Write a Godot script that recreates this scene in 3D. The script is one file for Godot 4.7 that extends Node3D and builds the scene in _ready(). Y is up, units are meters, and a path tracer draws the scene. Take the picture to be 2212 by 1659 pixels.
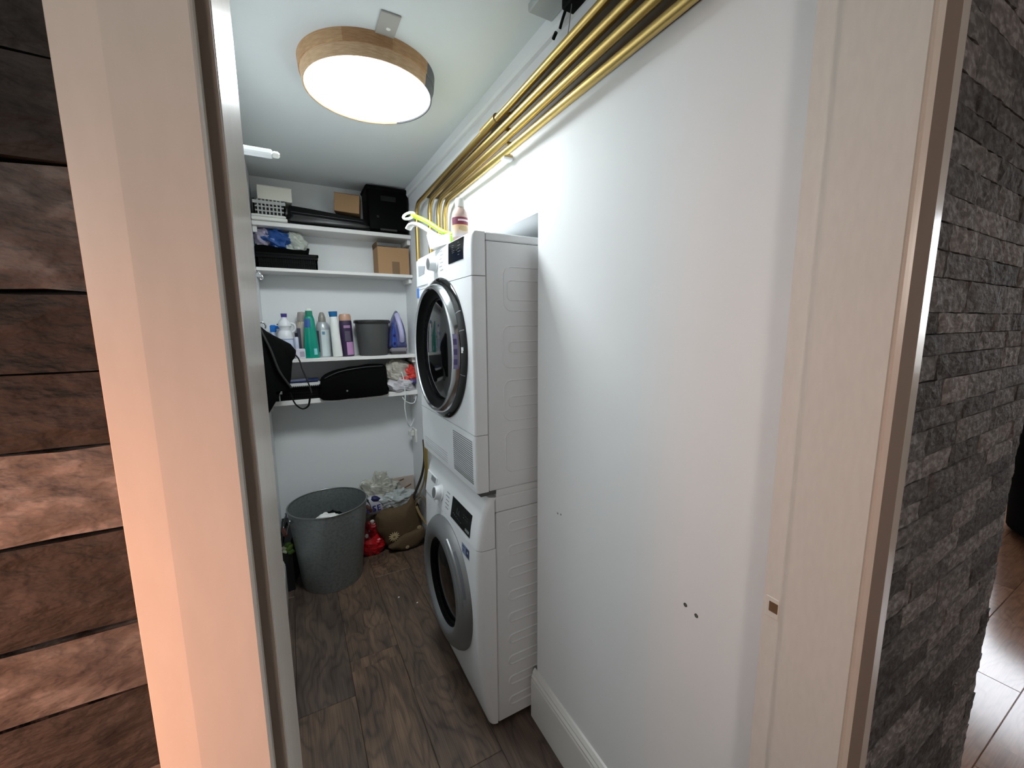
extends Node3D
# A narrow laundry cupboard seen from the hall through its open doorway.
# Axes: x to the right along the hall wall, y up, z towards the hall. Metres.

var used := {}
var M := {}
var rng := RandomNumberGenerator.new()


func _ready() -> void:
	rng.seed = 11
	# ---- camera
	var cam := Camera3D.new()
	cam.name = "camera"
	cam.position = Vector3(0, 1.43, 0)
	cam.basis = Basis.from_euler(Vector3(deg_to_rad(-8.2783), deg_to_rad(-28.4664), deg_to_rad(-0.4232)))
	cam.fov = 87.036
	cam.keep_aspect = Camera3D.KEEP_HEIGHT
	cam.near = 0.02
	cam.far = 100.0
	add_child(cam, true)
	# ---- sky, exposure
	var sky_mat := ProceduralSkyMaterial.new()
	sky_mat.sky_top_color = Color(0.84, 0.86, 0.89)
	sky_mat.sky_horizon_color = Color(0.9, 0.91, 0.92)
	sky_mat.ground_bottom_color = Color(0.35, 0.35, 0.34)
	sky_mat.ground_horizon_color = Color(0.6, 0.6, 0.6)
	var sky := Sky.new()
	sky.sky_material = sky_mat
	var env := Environment.new()
	env.background_mode = Environment.BG_SKY
	env.sky = sky
	env.background_energy_multiplier = 20.0
	env.tonemap_mode = Environment.TONE_MAPPER_LINEAR
	env.tonemap_exposure = 1.0
	env.sdfgi_enabled = true
	env.ssao_enabled = true
	env.ssil_enabled = true
	var we := WorldEnvironment.new()
	we.name = "environment"
	we.environment = env
	add_child(we, true)
	# ---- lamps and one added fill: their light; the fittings stand further down
	var cl := AreaLight3D.new()      # round ceiling lamp of the cupboard
	cl.name = "ceiling_lamp_light"
	cl.area_size = Vector2(0.31, 0.31)
	cl.light_color = Color(0.96, 0.99, 1.0)
	cl.light_energy = 1.36
	cl.position = Vector3(0.29, 2.176, -1.506)
	cl.rotation_degrees = Vector3(-90, 0, 0)
	cl.shadow_enabled = true
	cl.area_range = 12.0
	add_child(cl, true)
	var wl := SpotLight3D.new()      # warm spotlight of the hall, washing the stone wall left of the doorway
	wl.name = "hall_spotlight_light"
	wl.light_color = Color(1.0, 0.65, 0.48)
	wl.light_energy = 0.125
	wl.light_size = 0.025
	wl.spot_angle = 54.0
	wl.spot_angle_attenuation = 0.9
	wl.spot_range = 12.0
	wl.spot_attenuation = 2.0
	wl.look_at_from_position(LAMP, LAMP_AIM)
	wl.shadow_enabled = true
	add_child(wl, true)
	var sl := AreaLight3D.new()      # added fill light for the cupboard, on the wall opposite the doorway
	sl.name = "hall_fill_light"
	sl.area_size = Vector2(0.42, 0.42)
	sl.light_color = Color(1.0, 0.95, 0.91)
	sl.light_energy = 1.1
	sl.area_range = 12.0
	sl.position = FILL_LIGHT
	sl.shadow_enabled = true
	add_child(sl, true)

	make_materials()
	build_shell()
	build_door_frame()
	build_stones()
	build_floors()
	build_hall()
	build_ceiling_items()
	build_pipes()
	build_washer()
	build_dryer()
	build_dryer_top()
	build_shelves()
	build_top_shelf_things()
	build_second_shelf_things()
	build_third_shelf_things()
	build_bottom_shelf_things()
	build_floor_things()

const LAMP := Vector3(-0.27, 1.29, -0.06)
const LAMP_AIM := Vector3(-0.07, 1.26, -0.21)
const FILL_LIGHT := Vector3(-0.84, 1.7, 1.262)
const WALL_X := 0.694
const LEFT_X := -0.135
const BACK_Z := -2.752
const CEIL_Y := 2.252

# ------------------------------------------------------------------ helpers

func numbered(called: String) -> String:
	if not used.has(called):
		used[called] = 0
		return called
	used[called] += 1
	return "%s_%03d" % [called, used[called]]

func thing(called: String, label: String, category: String, at := Vector3.ZERO, turn := 0.0, group := "") -> Node3D:
	var o := Node3D.new()
	o.name = numbered(called)
	add_child(o, true)
	o.position = at
	o.rotation.y = turn
	tag(o, label, category, group)
	return o

func tag(o: Node, label: String, category: String, group := "") -> void:
	o.set_meta("label", label)
	o.set_meta("category", category)
	if group != "":
		o.set_meta("group", group)

func surf() -> SurfaceTool:
	var st := SurfaceTool.new()
	st.begin(Mesh.PRIMITIVE_TRIANGLES)
	return st

func obj(called: String, st: SurfaceTool, m: Material, parent: Node = self, label := "") -> MeshInstance3D:
	st.generate_normals()
	st.index()
	var o := MeshInstance3D.new()
	o.mesh = st.commit()
	o.material_override = m
	o.name = numbered(called) if parent == self else called
	parent.add_child(o, true)
	if label != "":
		o.set_meta("label", label)
	return o

func struct(called: String, st: SurfaceTool, m: Material, parent: Node = self) -> MeshInstance3D:
	var o := obj(called, st, m, parent)
	if parent == self:
		o.set_meta("kind", "structure")
	return o

func tri(st: SurfaceTool, a: Vector3, b: Vector3, c: Vector3, out: Vector3) -> void:
	if (c - a).cross(b - a).dot(out) < 0.0:
		var t := b
		b = c
		c = t
	st.add_vertex(a)
	st.add_vertex(b)
	st.add_vertex(c)

func quad(st: SurfaceTool, a: Vector3, b: Vector3, c: Vector3, d: Vector3, out: Vector3) -> void:
	tri(st, a, b, c, out)
	tri(st, a, c, d, out)

func quad_uv(st: SurfaceTool, p: Array, uv: Array, out: Vector3) -> void:
	for k in [[0, 1, 2], [0, 2, 3]]:
		var i: Array = k
		if (p[i[2]] - p[i[0]]).cross(p[i[1]] - p[i[0]]).dot(out) < 0.0:
			i = [i[0], i[2], i[1]]
		for n in i:
			st.set_uv(uv[n])
			st.add_vertex(p[n])

func box(st: SurfaceTool, lo: Vector3, hi: Vector3, c := 0.0, xf := Transform3D.IDENTITY) -> void:
	st.set_smooth_group(-1)
	var m := (lo + hi) / 2.0
	var h := (hi - lo) / 2.0
	c = minf(c, minf(h.x, minf(h.y, h.z)) * 0.9)
	var p := func(s: Array, axis: int) -> Vector3:
		var v := Vector3.ZERO
		for i in 3:
			v[i] = s[i] * (h[i] if i == axis or c <= 0.0 else h[i] - c)
		return xf * (m + v)
	for i in 3:
		var j := (i + 1) % 3
		var k := (i + 2) % 3
		for si in [-1, 1]:
			var q := []
			for e in [[-1, -1], [1, -1], [1, 1], [-1, 1]]:
				var s := [0, 0, 0]
				s[i] = si
				s[j] = e[0]
				s[k] = e[1]
				q.append(p.call(s, i))
			var out := Vector3.ZERO
			out[i] = si
			quad(st, q[0], q[1], q[2], q[3], xf.basis * out)
			if c > 0.0:
				for sj in [-1, 1]:
					var s1 := [0, 0, 0]
					s1[i] = si
					s1[j] = sj
					s1[k] = -1
					var s2 := s1.duplicate()
					s2[k] = 1
					var o2 := Vector3.ZERO
					o2[i] = si
					o2[j] = sj
					quad(st, p.call(s1, i), p.call(s2, i), p.call(s2, j), p.call(s1, j), xf.basis * o2)
	if c > 0.0:
		for a in [-1, 1]:
			for b in [-1, 1]:
				for d in [-1, 1]:
					var s := [a, b, d]
					tri(st, p.call(s, 0), p.call(s, 1), p.call(s, 2), xf.basis * Vector3(a, b, d))

# A turned shape round the y axis of xf; prof runs up the outside (and back down inside).
func lathe(st: SurfaceTool, prof: Array, seg := 32, xf := Transform3D.IDENTITY, a0 := 0.0, a1 := TAU) -> void:
	var g := 0
	for j in prof.size() - 1:
		var d: Vector2 = prof[j + 1] - prof[j]
		if j > 0:
			var e: Vector2 = prof[j] - prof[j - 1]
			if absf(e.angle_to(d)) > 0.6:
				g += 1
		st.set_smooth_group(g)
		for i in seg:
			var t0 := a0 + (a1 - a0) * i / seg
			var t1 := a0 + (a1 - a0) * (i + 1) / seg
			var c0 := Vector3(cos(t0), 0, sin(t0))
			var c1 := Vector3(cos(t1), 0, sin(t1))
			var out := xf.basis * ((c0 + c1) * 0.5 * d.y + Vector3.UP * -d.x)
			var p0: Vector3 = xf * (c0 * prof[j].x + Vector3.UP * prof[j].y)
			var p1: Vector3 = xf * (c1 * prof[j].x + Vector3.UP * prof[j].y)
			var q0: Vector3 = xf * (c0 * prof[j + 1].x + Vector3.UP * prof[j + 1].y)
			var q1: Vector3 = xf * (c1 * prof[j + 1].x + Vector3.UP * prof[j + 1].y)
			if prof[j].x < 1e-5:
				tri(st, p0, q1, q0, out)
			elif prof[j + 1].x < 1e-5:
				tri(st, p0, p1, q0, out)
			else:
				quad(st, p0, p1, q1, q0, out)

func curve(pts: Array, steps := 6) -> Array:   # a smooth line through points
	var r := []
	for i in pts.size() - 1:
		var a: Vector3 = pts[max(i - 1, 0)]
		var b: Vector3 = pts[i]
		var c: Vector3 = pts[i + 1]
		var d: Vector3 = pts[min(i + 2, pts.size() - 1)]
		for k in steps:
			r.append(b.cubic_interpolate(c, a, d, float(k) / steps))
	r.append(pts[-1])
	return r

func tube(st: SurfaceTool, pts: Array, r, seg := 8, flat := 1.0) -> void:
	var up := Vector3.UP
	var d0: Vector3 = (pts[1] - pts[0]).normalized()
	if absf(d0.dot(up)) > 0.9:
		up = Vector3.RIGHT
	var rings := []
	for i in pts.size():
		var d: Vector3 = (pts[min(i + 1, pts.size() - 1)] - pts[max(i - 1, 0)]).normalized()
		var side := d.cross(up).normalized()
		up = side.cross(d).normalized()
		var rr: float = r[i] if r is Array else r
		var ring := []
		for k in seg:
			var t := TAU * k / seg
			ring.append(pts[i] + side * cos(t) * rr + up * sin(t) * rr * flat)
		rings.append(ring)
	st.set_smooth_group(0)
	for i in pts.size() - 1:
		var mid: Vector3 = (pts[i] + pts[i + 1]) / 2.0
		for k in seg:
			var n := (k + 1) % seg
			quad(st, rings[i][k], rings[i][n], rings[i + 1][n], rings[i + 1][k], (rings[i][k] + rings[i][n] + rings[i + 1][n] + rings[i + 1][k]) / 4.0 - mid)
	st.set_smooth_group(-1)
	for e in [0, pts.size() - 1]:
		var out: Vector3 = pts[0] - pts[1] if e == 0 else pts[-1] - pts[-2]
		for k in range(1, seg - 1):
			tri(st, rings[e][0], rings[e][k], rings[e][k + 1], out)

# A polygon in the x-y plane of xf, drawn out from z0 to z1 along its z axis; rounded > 0 shrinks the ends.
func prism(st: SurfaceTool, poly: Array, xf: Transform3D, z0: float, z1: float, smooth := false) -> void:
	var p := PackedVector2Array(poly)
	var area := 0.0
	for i in p.size():
		area += p[i].cross(p[(i + 1) % p.size()])
	st.set_smooth_group(0 if smooth else -1)
	for i in p.size():
		var a := p[i]
		var b := p[(i + 1) % p.size()]
		var n := Vector2(b.y - a.y, a.x - b.x) * signf(area)
		quad(st, xf * Vector3(a.x, a.y, z0), xf * Vector3(b.x, b.y, z0), xf * Vector3(b.x, b.y, z1), xf * Vector3(a.x, a.y, z1), xf.basis * Vector3(n.x, n.y, 0))
	st.set_smooth_group(-1)
	var t := Geometry2D.triangulate_polygon(p)
	for i in range(0, t.size(), 3):
		for z in [z0, z1]:
			tri(st, xf * Vector3(p[t[i]].x, p[t[i]].y, z), xf * Vector3(p[t[i + 1]].x, p[t[i + 1]].y, z), xf * Vector3(p[t[i + 2]].x, p[t[i + 2]].y, z), xf.basis * Vector3(0, 0, signf(z - (z0 + z1) / 2.0)))

# The same, but swelling: rings of the outline shrunk about its centre at the ends.
func puff(st: SurfaceTool, poly: Array, xf: Transform3D, stops: Array, amp := 0.0, nseed := 1) -> void:
	var c := Vector2.ZERO
	for q in poly:
		c += q / poly.size()
	var noise := FastNoiseLite.new()
	noise.seed = nseed
	noise.frequency = 12.0
	var rings := []
	for s in stops:                       # each [z, scale]
		var ring := []
		for q in poly:
			var v: Vector2 = c + (q - c) * s[1]
			var w := Vector3(v.x, v.y, s[0])
			ring.append(xf * (w + Vector3(q.x - c.x, q.y - c.y, 0).normalized() * noise.get_noise_3dv(w) * amp))
		rings.append(ring)
	st.set_smooth_group(0)
	var n := poly.size()
	for i in rings.size() - 1:
		var mid: Vector3 = xf * Vector3(c.x, c.y, (stops[i][0] + stops[i + 1][0]) / 2.0)
		for k in n:
			var m := (k + 1) % n
			quad(st, rings[i][k], rings[i][m], rings[i + 1][m], rings[i + 1][k], (rings[i][k] + rings[i + 1][m]) / 2.0 - mid)
	for e in [0, rings.size() - 1]:
		var out: Vector3 = xf.basis * Vector3(0, 0, -1 if e == 0 else 1)
		var t := Geometry2D.triangulate_polygon(PackedVector2Array(poly))
		for i in range(0, t.size(), 3):
			tri(st, rings[e][t[i]], rings[e][t[i + 1]], rings[e][t[i + 2]], out)

func outline(pts: Array, steps := 4) -> Array:   # a closed smooth outline through 2D points
	var r := []
	var n := pts.size()
	for i in n:
		for k in steps:
			r.append(pts[i].cubic_interpolate(pts[(i + 1) % n], pts[(i - 1 + n) % n], pts[(i + 2) % n], float(k) / steps))
	return r

# A crumpled soft lump on the floor or shelf: a squashed ball pushed about by noise, flat below y = floor_y.
func lump(st: SurfaceTool, c: Vector3, rad: Vector3, amp: float, freq: float, nseed: int, floor_y: float, nu := 40, nv := 24, facets := false) -> void:
	var noise := FastNoiseLite.new()
	noise.seed = nseed
	noise.frequency = freq
	noise.fractal_type = FastNoiseLite.FRACTAL_RIDGED if facets else FastNoiseLite.FRACTAL_FBM
	noise.fractal_octaves = 3
	var pt := func(i: int, j: int) -> Vector3:
		var a := TAU * (i % nu) / nu
		var b := PI * j / nv - PI / 2.0
		var d := Vector3(cos(b) * cos(a), sin(b), cos(b) * sin(a))
		var v := c + d * rad * (1.0 + amp * noise.get_noise_3dv(c + d * rad))
		v.y = maxf(v.y, floor_y)
		return v
	st.set_smooth_group(-1 if facets else 0)
	for j in nv:
		for i in nu:
			var p0: Vector3 = pt.call(i, j)
			var p1: Vector3 = pt.call(i + 1, j)
			var p2: Vector3 = pt.call(i + 1, j + 1)
			var p3: Vector3 = pt.call(i, j + 1)
			var out := (p0 + p2) / 2.0 - c
			if j > 0:
				tri(st, p0, p1, p2, out)
			if j < nv - 1:
				tri(st, p0, p2, p3, out)

func noise_tex(freq: float, nseed: int, ramp: Array, octaves := 4, size := 512, kind := FastNoiseLite.TYPE_SIMPLEX_SMOOTH) -> NoiseTexture2D:
	var n := FastNoiseLite.new()
	n.noise_type = kind
	n.seed = nseed
	n.frequency = freq
	n.fractal_octaves = octaves
	var t := NoiseTexture2D.new()
	t.width = size
	t.height = size
	t.seamless = true
	t.noise = n
	if ramp.size():
		var g := Gradient.new()
		var offs := PackedFloat32Array()
		var cols := PackedColorArray()
		for r in ramp:
			offs.append(r[0])
			cols.append(r[1])
		g.offsets = offs
		g.colors = cols
		t.color_ramp = g
	return t

func mt(color: Color, rough := 0.6, metal := 0.0) -> StandardMaterial3D:
	var m := StandardMaterial3D.new()
	m.albedo_color = color
	m.roughness = rough
	m.metallic = metal
	return m

func tri_map(m: StandardMaterial3D, scale: Vector3, albedo: Texture2D, height: Texture2D = null, depth_cm := 0.1) -> StandardMaterial3D:
	m.uv1_triplanar = true
	m.uv1_world_triplanar = true
	m.uv1_scale = scale
	if albedo:
		m.albedo_texture = albedo
	if height:
		m.heightmap_enabled = true
		m.heightmap_texture = height
		m.heightmap_scale = depth_cm
	return m

func wood_image(base: Color, dark: Color, nseed: int, w := 192, h := 1024) -> ImageTexture:
	var n := FastNoiseLite.new()
	n.seed = nseed
	n.frequency = 1.0
	n.fractal_octaves = 3
	var im := Image.create_empty(w, h, false, Image.FORMAT_RGB8)
	for y in h:
		var v := float(y) / h
		for x in w:
			var u := float(x) / w
			var warp := n.get_noise_2d(u * 1.3, v * 2.2) * 0.9
			var ring := 0.5 + 0.5 * sin((u * 3.0 + warp * 2.6 + n.get_noise_2d(u * 0.4 + 9.0, v * 1.1) * 4.0) * TAU)
			var fine := n.get_noise_2d(u * 45.0, v * 5.0 + 20.0)
			var broad := n.get_noise_2d(u * 2.0 + 40.0, v * 3.0)
			var t := clampf(0.42 + 0.3 * (pow(ring, 3.0) - 0.4) + 0.34 * fine + 0.42 * broad, 0.0, 1.0)
			im.set_pixel(x, y, base.lerp(dark, t))
	return ImageTexture.create_from_image(im)

func make_materials() -> void:
	var speck := noise_tex(0.06, 5, [[0.0, Color(0.975, 0.975, 0.975)], [1.0, Color(1, 1, 1)]], 4)
	M.wall = mt(Color(0.904, 0.914, 0.919), 0.65)
	M.wall.metallic_specular = 0.3
	M.ceiling = mt(Color(0.854, 0.874, 0.879), 0.7)
	M.gloss = tri_map(mt(Color(0.86, 0.84, 0.81), 0.25), Vector3(3, 0.8, 3), speck)
	M.shade_taupe = mt(Color(0.56, 0.515, 0.48), 0.5)  # taupe with the shade of the trim put into its colour
	M.skirt = mt(Color(0.87, 0.87, 0.86), 0.35)
	M.hall_wall = mt(Color(0.78, 0.75, 0.72), 0.8)
	M.dark_wall = mt(Color(0.3, 0.28, 0.27), 0.9)
	M.white = mt(Color(0.89, 0.9, 0.91), 0.35)
	M.white2 = mt(Color(0.85, 0.86, 0.87), 0.42)
	M.white_matt = mt(Color(0.9, 0.9, 0.88), 0.7)
	M.shelf = mt(Color(0.884, 0.879, 0.87), 0.45)
	M.seam = mt(Color(0.3, 0.31, 0.31), 0.8)
	M.grey_line = mt(Color(0.5, 0.51, 0.52), 0.6)
	M.black = mt(Color(0.022, 0.023, 0.025), 0.4)
	M.black.metallic_specular = 0.18
	M.black_gloss = mt(Color(0.03, 0.032, 0.036), 0.06)
	M.black_matt = mt(Color(0.03, 0.03, 0.031), 0.85)
	M.black_matt.metallic_specular = 0.25
	M.black_cloth = tri_map(mt(Color(0.03, 0.03, 0.032), 0.95), Vector3.ONE * 14.0, null, noise_tex(0.12, 21, [], 2, 256), 0.08)
	M.black_cloth.metallic_specular = 0.2
	M.chrome = mt(Color(0.82, 0.83, 0.84), 0.16, 1.0)
	M.silver = mt(Color(0.5, 0.505, 0.51), 0.42, 0.55)
	M.steel = mt(Color(0.6, 0.61, 0.61), 0.3, 1.0)
	M.brass = mt(Color(0.76, 0.655, 0.41), 0.33, 1.0)
	M.galv = tri_map(mt(Color(0.6, 0.625, 0.625), 0.36, 0.6), Vector3.ONE * 5.0, noise_tex(0.02, 31, [[0.0, Color(0.78, 0.8, 0.8)], [0.5, Color(0.95, 0.95, 0.95)], [1.0, Color(1, 1, 1)]], 4))
	M.wood_ring = tri_map(mt(Color(0.8, 0.65, 0.48), 0.5), Vector3(4, 30, 4), noise_tex(0.015, 41, [[0.0, Color(0.8, 0.74, 0.68)], [1.0, Color(1, 1, 1)]], 4))
	M.grey_ring = mt(Color(0.36, 0.37, 0.39), 0.5)
	M.diffuser = mt(Color(0.95, 0.95, 0.95), 0.6)
	M.diffuser.emission_enabled = true
	M.diffuser.emission = Color(0.97, 0.99, 1.0)
	M.diffuser.emission_energy_multiplier = 3.0
	M.globe_warm = mt(Color(0.9, 0.8, 0.7), 0.6)
	M.globe_warm.emission_enabled = true
	M.globe_warm.emission = Color(1.0, 0.7, 0.54)
	M.globe_warm.emission_energy_multiplier = 2.0
	M.panel_glow = mt(Color(0.9, 0.9, 0.9), 0.6)
	M.panel_glow.emission_enabled = true
	M.panel_glow.emission = Color(1.0, 0.96, 0.92)
	M.panel_glow.emission_energy_multiplier = 1.5
	M.glass = mt(Color(0.9, 0.95, 1.0, 0.08), 0.02)
	M.glass.transparency = BaseMaterial3D.TRANSPARENCY_ALPHA
	M.card = tri_map(mt(Color(0.66, 0.52, 0.38), 0.85), Vector3.ONE * 3.0, speck)
	M.card_dark = mt(Color(0.42, 0.32, 0.22), 0.85)
	M.tape = mt(Color(0.46, 0.36, 0.25), 0.4)
	M.plate = mt(Color(0.66, 0.65, 0.63), 0.7)
	M.board = mt(Color(0.72, 0.66, 0.62), 0.8)
	# split stone: four tones of one slate
	var slate := noise_tex(0.012, 51, [[0.0, Color(0.55, 0.53, 0.52)], [0.45, Color(0.78, 0.765, 0.76)], [0.6, Color(0.88, 0.865, 0.86)], [0.68, Color(1, 1, 1)], [1.0, Color(1, 1, 1)]], 6, 1024)
	var rough := noise_tex(0.014, 52, [], 6, 1024)
	M.stone = []
	for c in [Color(0.37, 0.37, 0.373), Color(0.46, 0.46, 0.463), Color(0.55, 0.548, 0.548), Color(0.63, 0.623, 0.62), Color(0.16, 0.155, 0.155)]:
		M.stone.append(tri_map(mt(c, 0.8), Vector3(3, 5.6, 3), slate, rough, 0.3))
	M.grout = mt(Color(0.2, 0.195, 0.195), 0.95)
	M.dark_gap_sheet = mt(Color(0.3, 0.245, 0.17), 0.6)
	M.wood_pale = tri_map(mt(Color(0.88, 0.76, 0.62), 0.5), Vector3(4, 30, 4), M.wood_ring.albedo_texture)
	M.plank = []
	for k in 5:
		var w := mt(Color(1, 1, 1), 0.42)
		w.albedo_texture = wood_image([Color(0.46, 0.375, 0.31), Color(0.41, 0.34, 0.295), Color(0.48, 0.385, 0.31), Color(0.39, 0.33, 0.29), Color(0.44, 0.36, 0.3)][k], Color(0.195, 0.16, 0.145), 61 + k)
		M.plank.append(w)
	M.oak = []
	for k in 2:
		var w := mt(Color(1, 1, 1), 0.16)
		w.albedo_texture = wood_image([Color(0.62, 0.46, 0.36), Color(0.57, 0.42, 0.33)][k], Color(0.42, 0.3, 0.23), 71 + k)
		M.oak.append(w)
	M.underlay = mt(Color(0.1, 0.085, 0.075), 0.9)

# ------------------------------------------------------------------ the setting

const XZ := Transform3D(Basis(Vector3(1, 0, 0), Vector3(0, 0, 1), Vector3(0, 1, 0)), Vector3.ZERO)   # plan outlines, drawn out upwards
const ZY := Transform3D(Basis(Vector3(1, 0, 0), Vector3(0, 1, 0), Vector3(0, 0, 1)), Vector3.ZERO)

func build_shell() -> void:
	var st := surf()
	box(st, Vector3(-0.235, -0.05, -2.86), Vector3(1.35, 2.4, BACK_Z))
	struct("wall_back", st, M.wall)
	st = surf()
	box(st, Vector3(-0.235, -0.05, BACK_Z), Vector3(LEFT_X, 2.4, -0.332))
	struct("wall_left", st, M.wall)
	# right wall with the niche that holds the machines; the niche stops a little above the dryer
	st = surf()
	box(st, Vector3(WALL_X, -0.05, -1.108), Vector3(1.35, 2.4, -0.332), 0.004)
	box(st, Vector3(WALL_X, -0.05, BACK_Z), Vector3(1.35, 2.4, -1.79), 0.004)
	box(st, Vector3(WALL_X, 1.771, -1.795), Vector3(1.35, 2.4, -1.104), 0.0)
	box(st, Vector3(1.19, -0.05, -1.79), Vector3(1.35, 1.78, -1.108))
	var wr := struct("wall_right", st, M.wall)
	# screw holes left in the plaster
	for h in [[1.0, -0.514, 0.839], [1.0, -0.487, 0.832], [0.7, -0.985, 0.845], [0.7, -0.968, 0.848]]:
		st = surf()
		lathe(st, [Vector2(0.0045 * h[0], 0), Vector2(0.0045 * h[0], 0.0006), Vector2(0.002 * h[0], 0.0008), Vector2(0, -0.0002)], 12, Transform3D(Basis(Vector3(0, 0, 1), PI / 2), Vector3(WALL_X, h[2], h[1])))
		obj("screw_hole", st, M.seam if h[0] == 1.0 else M.grey_line, wr)
	st = surf()
	box(st, Vector3(-0.235, CEIL_Y, BACK_Z), Vector3(1.35, 2.4, -0.225))
	struct("ceiling", st, M.ceiling)
	# batten along the top of the right wall
	st = surf()
	prism(st, [Vector2(WALL_X, CEIL_Y), Vector2(0.676, CEIL_Y), Vector2(0.676, 2.214), Vector2(0.682, 2.206), Vector2(WALL_X, 2.204)], ZY, BACK_Z, -0.332)
	struct("trim_1", st, M.wall)
	# skirtings
	var sk := [Vector2(0, 0), Vector2(-0.018, 0), Vector2(-0.018, 0.15), Vector2(-0.016, 0.157), Vector2(-0.0165, 0.163), Vector2(-0.012, 0.172), Vector2(-0.012, 0.177), Vector2(-0.006, 0.189), Vector2(0, 0.191)]
	st = surf()
	prism(st, sk, Transform3D(Basis.IDENTITY, Vector3(WALL_X, 0, 0)), -1.118, -0.334)
	struct("baseboard_right", st, M.skirt)
	st = surf()
	prism(st, sk, Transform3D(Basis(Vector3(0, 0, -1), Vector3(0, 1, 0), Vector3(1, 0, 0)), Vector3(0, 0, BACK_Z)), LEFT_X, WALL_X)
	struct("baseboard_back", st, M.skirt)
	st = surf()
	prism(st, sk, Transform3D(Basis(Vector3(-1, 0, 0), Vector3(0, 1, 0), Vector3(0, 0, 1)), Vector3(LEFT_X, 0, 0)), BACK_Z + 0.018, -0.334)
	struct("baseboard_left", st, M.skirt)

func build_door_frame() -> void:
	# linings: the right one has the rebate the door shuts into
	var st := surf()
	prism(st, [Vector2(0.628, -0.21), Vector2(0.628, -0.2945), Vector2(0.64, -0.2955), Vector2(0.64, -0.332), Vector2(0.668, -0.332), Vector2(0.668, -0.21)], XZ, 0.0, 2.03)
	var jr := struct("trim_2", st, M.gloss)
	st = surf()
	box(st, Vector3(0.6392, 0.965, -0.3285), Vector3(0.644, 1.0, -0.3085), 0.001)
	obj("latch_plate", st, M.gloss, jr)
	st = surf()
	box(st, Vector3(0.6388, 0.976, -0.3225), Vector3(0.644, 0.9925, -0.3095), 0.0)
	obj("latch_hole", st, M.card_dark, jr)
	st = surf()
	box(st, Vector3(-0.0455, 0, -0.326), Vector3(-0.0175, 2.03, -0.21), 0.0015)
	var jl := struct("trim_3", st, M.gloss)
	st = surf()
	box(st, Vector3(-0.0226, 0, -0.2101), Vector3(-0.0179, 2.03, -0.2094))  # shade on the lining edge, painted as a taupe strip
	obj("shade_strip", st, M.shade_taupe, jl, "taupe edge of the lining with shade painted in")
	st = surf()
	box(st, Vector3(-0.0455, 2.03, -0.33), Vector3(0.668, 2.06, -0.21))
	struct("trim_4", st, M.gloss)
	# architraves on the hall side
	st = surf()
	prism(st, [Vector2(0.629, -0.212), Vector2(0.634, -0.2095), Vector2(0.634, -0.2072), Vector2(0.6355, -0.2045), Vector2(0.637, -0.2022), Vector2(0.638, -0.2028), Vector2(0.6605, -0.1968), Vector2(0.6605, -0.196), Vector2(0.69, -0.1986), Vector2(0.692, -0.2005), Vector2(0.692, -0.228), Vector2(0.629, -0.228)], XZ, 0.0, 2.1)
	var ar := struct("trim_5", st, M.gloss)
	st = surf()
	prism(st, [Vector2(0.6375, -0.2027), Vector2(0.6375, -0.2021), Vector2(0.6602, -0.1961), Vector2(0.6604, -0.1968)], XZ, 0.0, 2.1)  # the shaded flat of the moulding, darkened by colour
	obj("shade_strip", st, M.shade_taupe, ar, "taupe strip along the moulding with shade painted in")
	st = surf()
	prism(st, [Vector2(-0.0226, -0.228), Vector2(-0.0226, -0.2022), Vector2(-0.0232, -0.2008), Vector2(-0.0238, -0.2003), Vector2(-0.046, -0.1967), Vector2(-0.048, -0.1964), Vector2(-0.0607, -0.1961), Vector2(-0.061, -0.1965), Vector2(-0.061, -0.228)], XZ, 0.0, 2.1)
	struct("trim_6", st, M.gloss)
	st = surf()
	box(st, Vector3(-0.062, 2.035, -0.228), Vector3(0.69, 2.1, -0.195), 0.004)
	struct("trim_7", st, M.gloss)

func stone_mesh(k: int) -> ArrayMesh:
	var r := RandomNumberGenerator.new()
	r.seed = 500 + k
	var st := surf()
	st.set_smooth_group(-1)
	var nx := 7
	var ny := 3
	var p := []
	for j in ny + 1:
		var row := []
		for i in nx + 1:
			var edge := i == 0 or j == 0 or i == nx or j == ny
			var v := Vector3(float(i) / nx, float(j) / ny, r.randf_range(0.78, 1.0))
			if edge:
				v.z -= 0.08
			if i > 0 and i < nx:
				v.x += r.randf_range(-0.04, 0.04)
			if j > 0 and j < ny:
				v.y += r.randf_range(-0.1, 0.1)
			elif i > 0 and i < nx:
				v.y += (1 - 2 * j / ny) * r.randf_range(-0.01, 0.03)
			row.append(v)
		p.append(row)
	for j in ny:
		for i in nx:
			if r.randf() < 0.5:
				quad(st, p[j][i], p[j][i + 1], p[j + 1][i + 1], p[j + 1][i], Vector3.BACK)
			else:
				quad(st, p[j][i + 1], p[j + 1][i + 1], p[j + 1][i], p[j][i], Vector3.BACK)
	var b := func(v: Vector3) -> Vector3: return Vector3(v.x, v.y, 0)
	for i in nx:
		quad(st, p[0][i], p[0][i + 1], b.call(p[0][i + 1]), b.call(p[0][i]), Vector3.DOWN)
		quad(st, p[ny][i], p[ny][i + 1], b.call(p[ny][i + 1]), b.call(p[ny][i]), Vector3.UP)
	for j in ny:
		quad(st, p[j][0], p[j + 1][0], b.call(p[j + 1][0]), b.call(p[j][0]), Vector3.LEFT)
		quad(st, p[j][nx], p[j + 1][nx], b.call(p[j + 1][nx]), b.call(p[j][nx]), Vector3.RIGHT)
	st.generate_normals()
	st.index()
	return st.commit()

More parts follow.
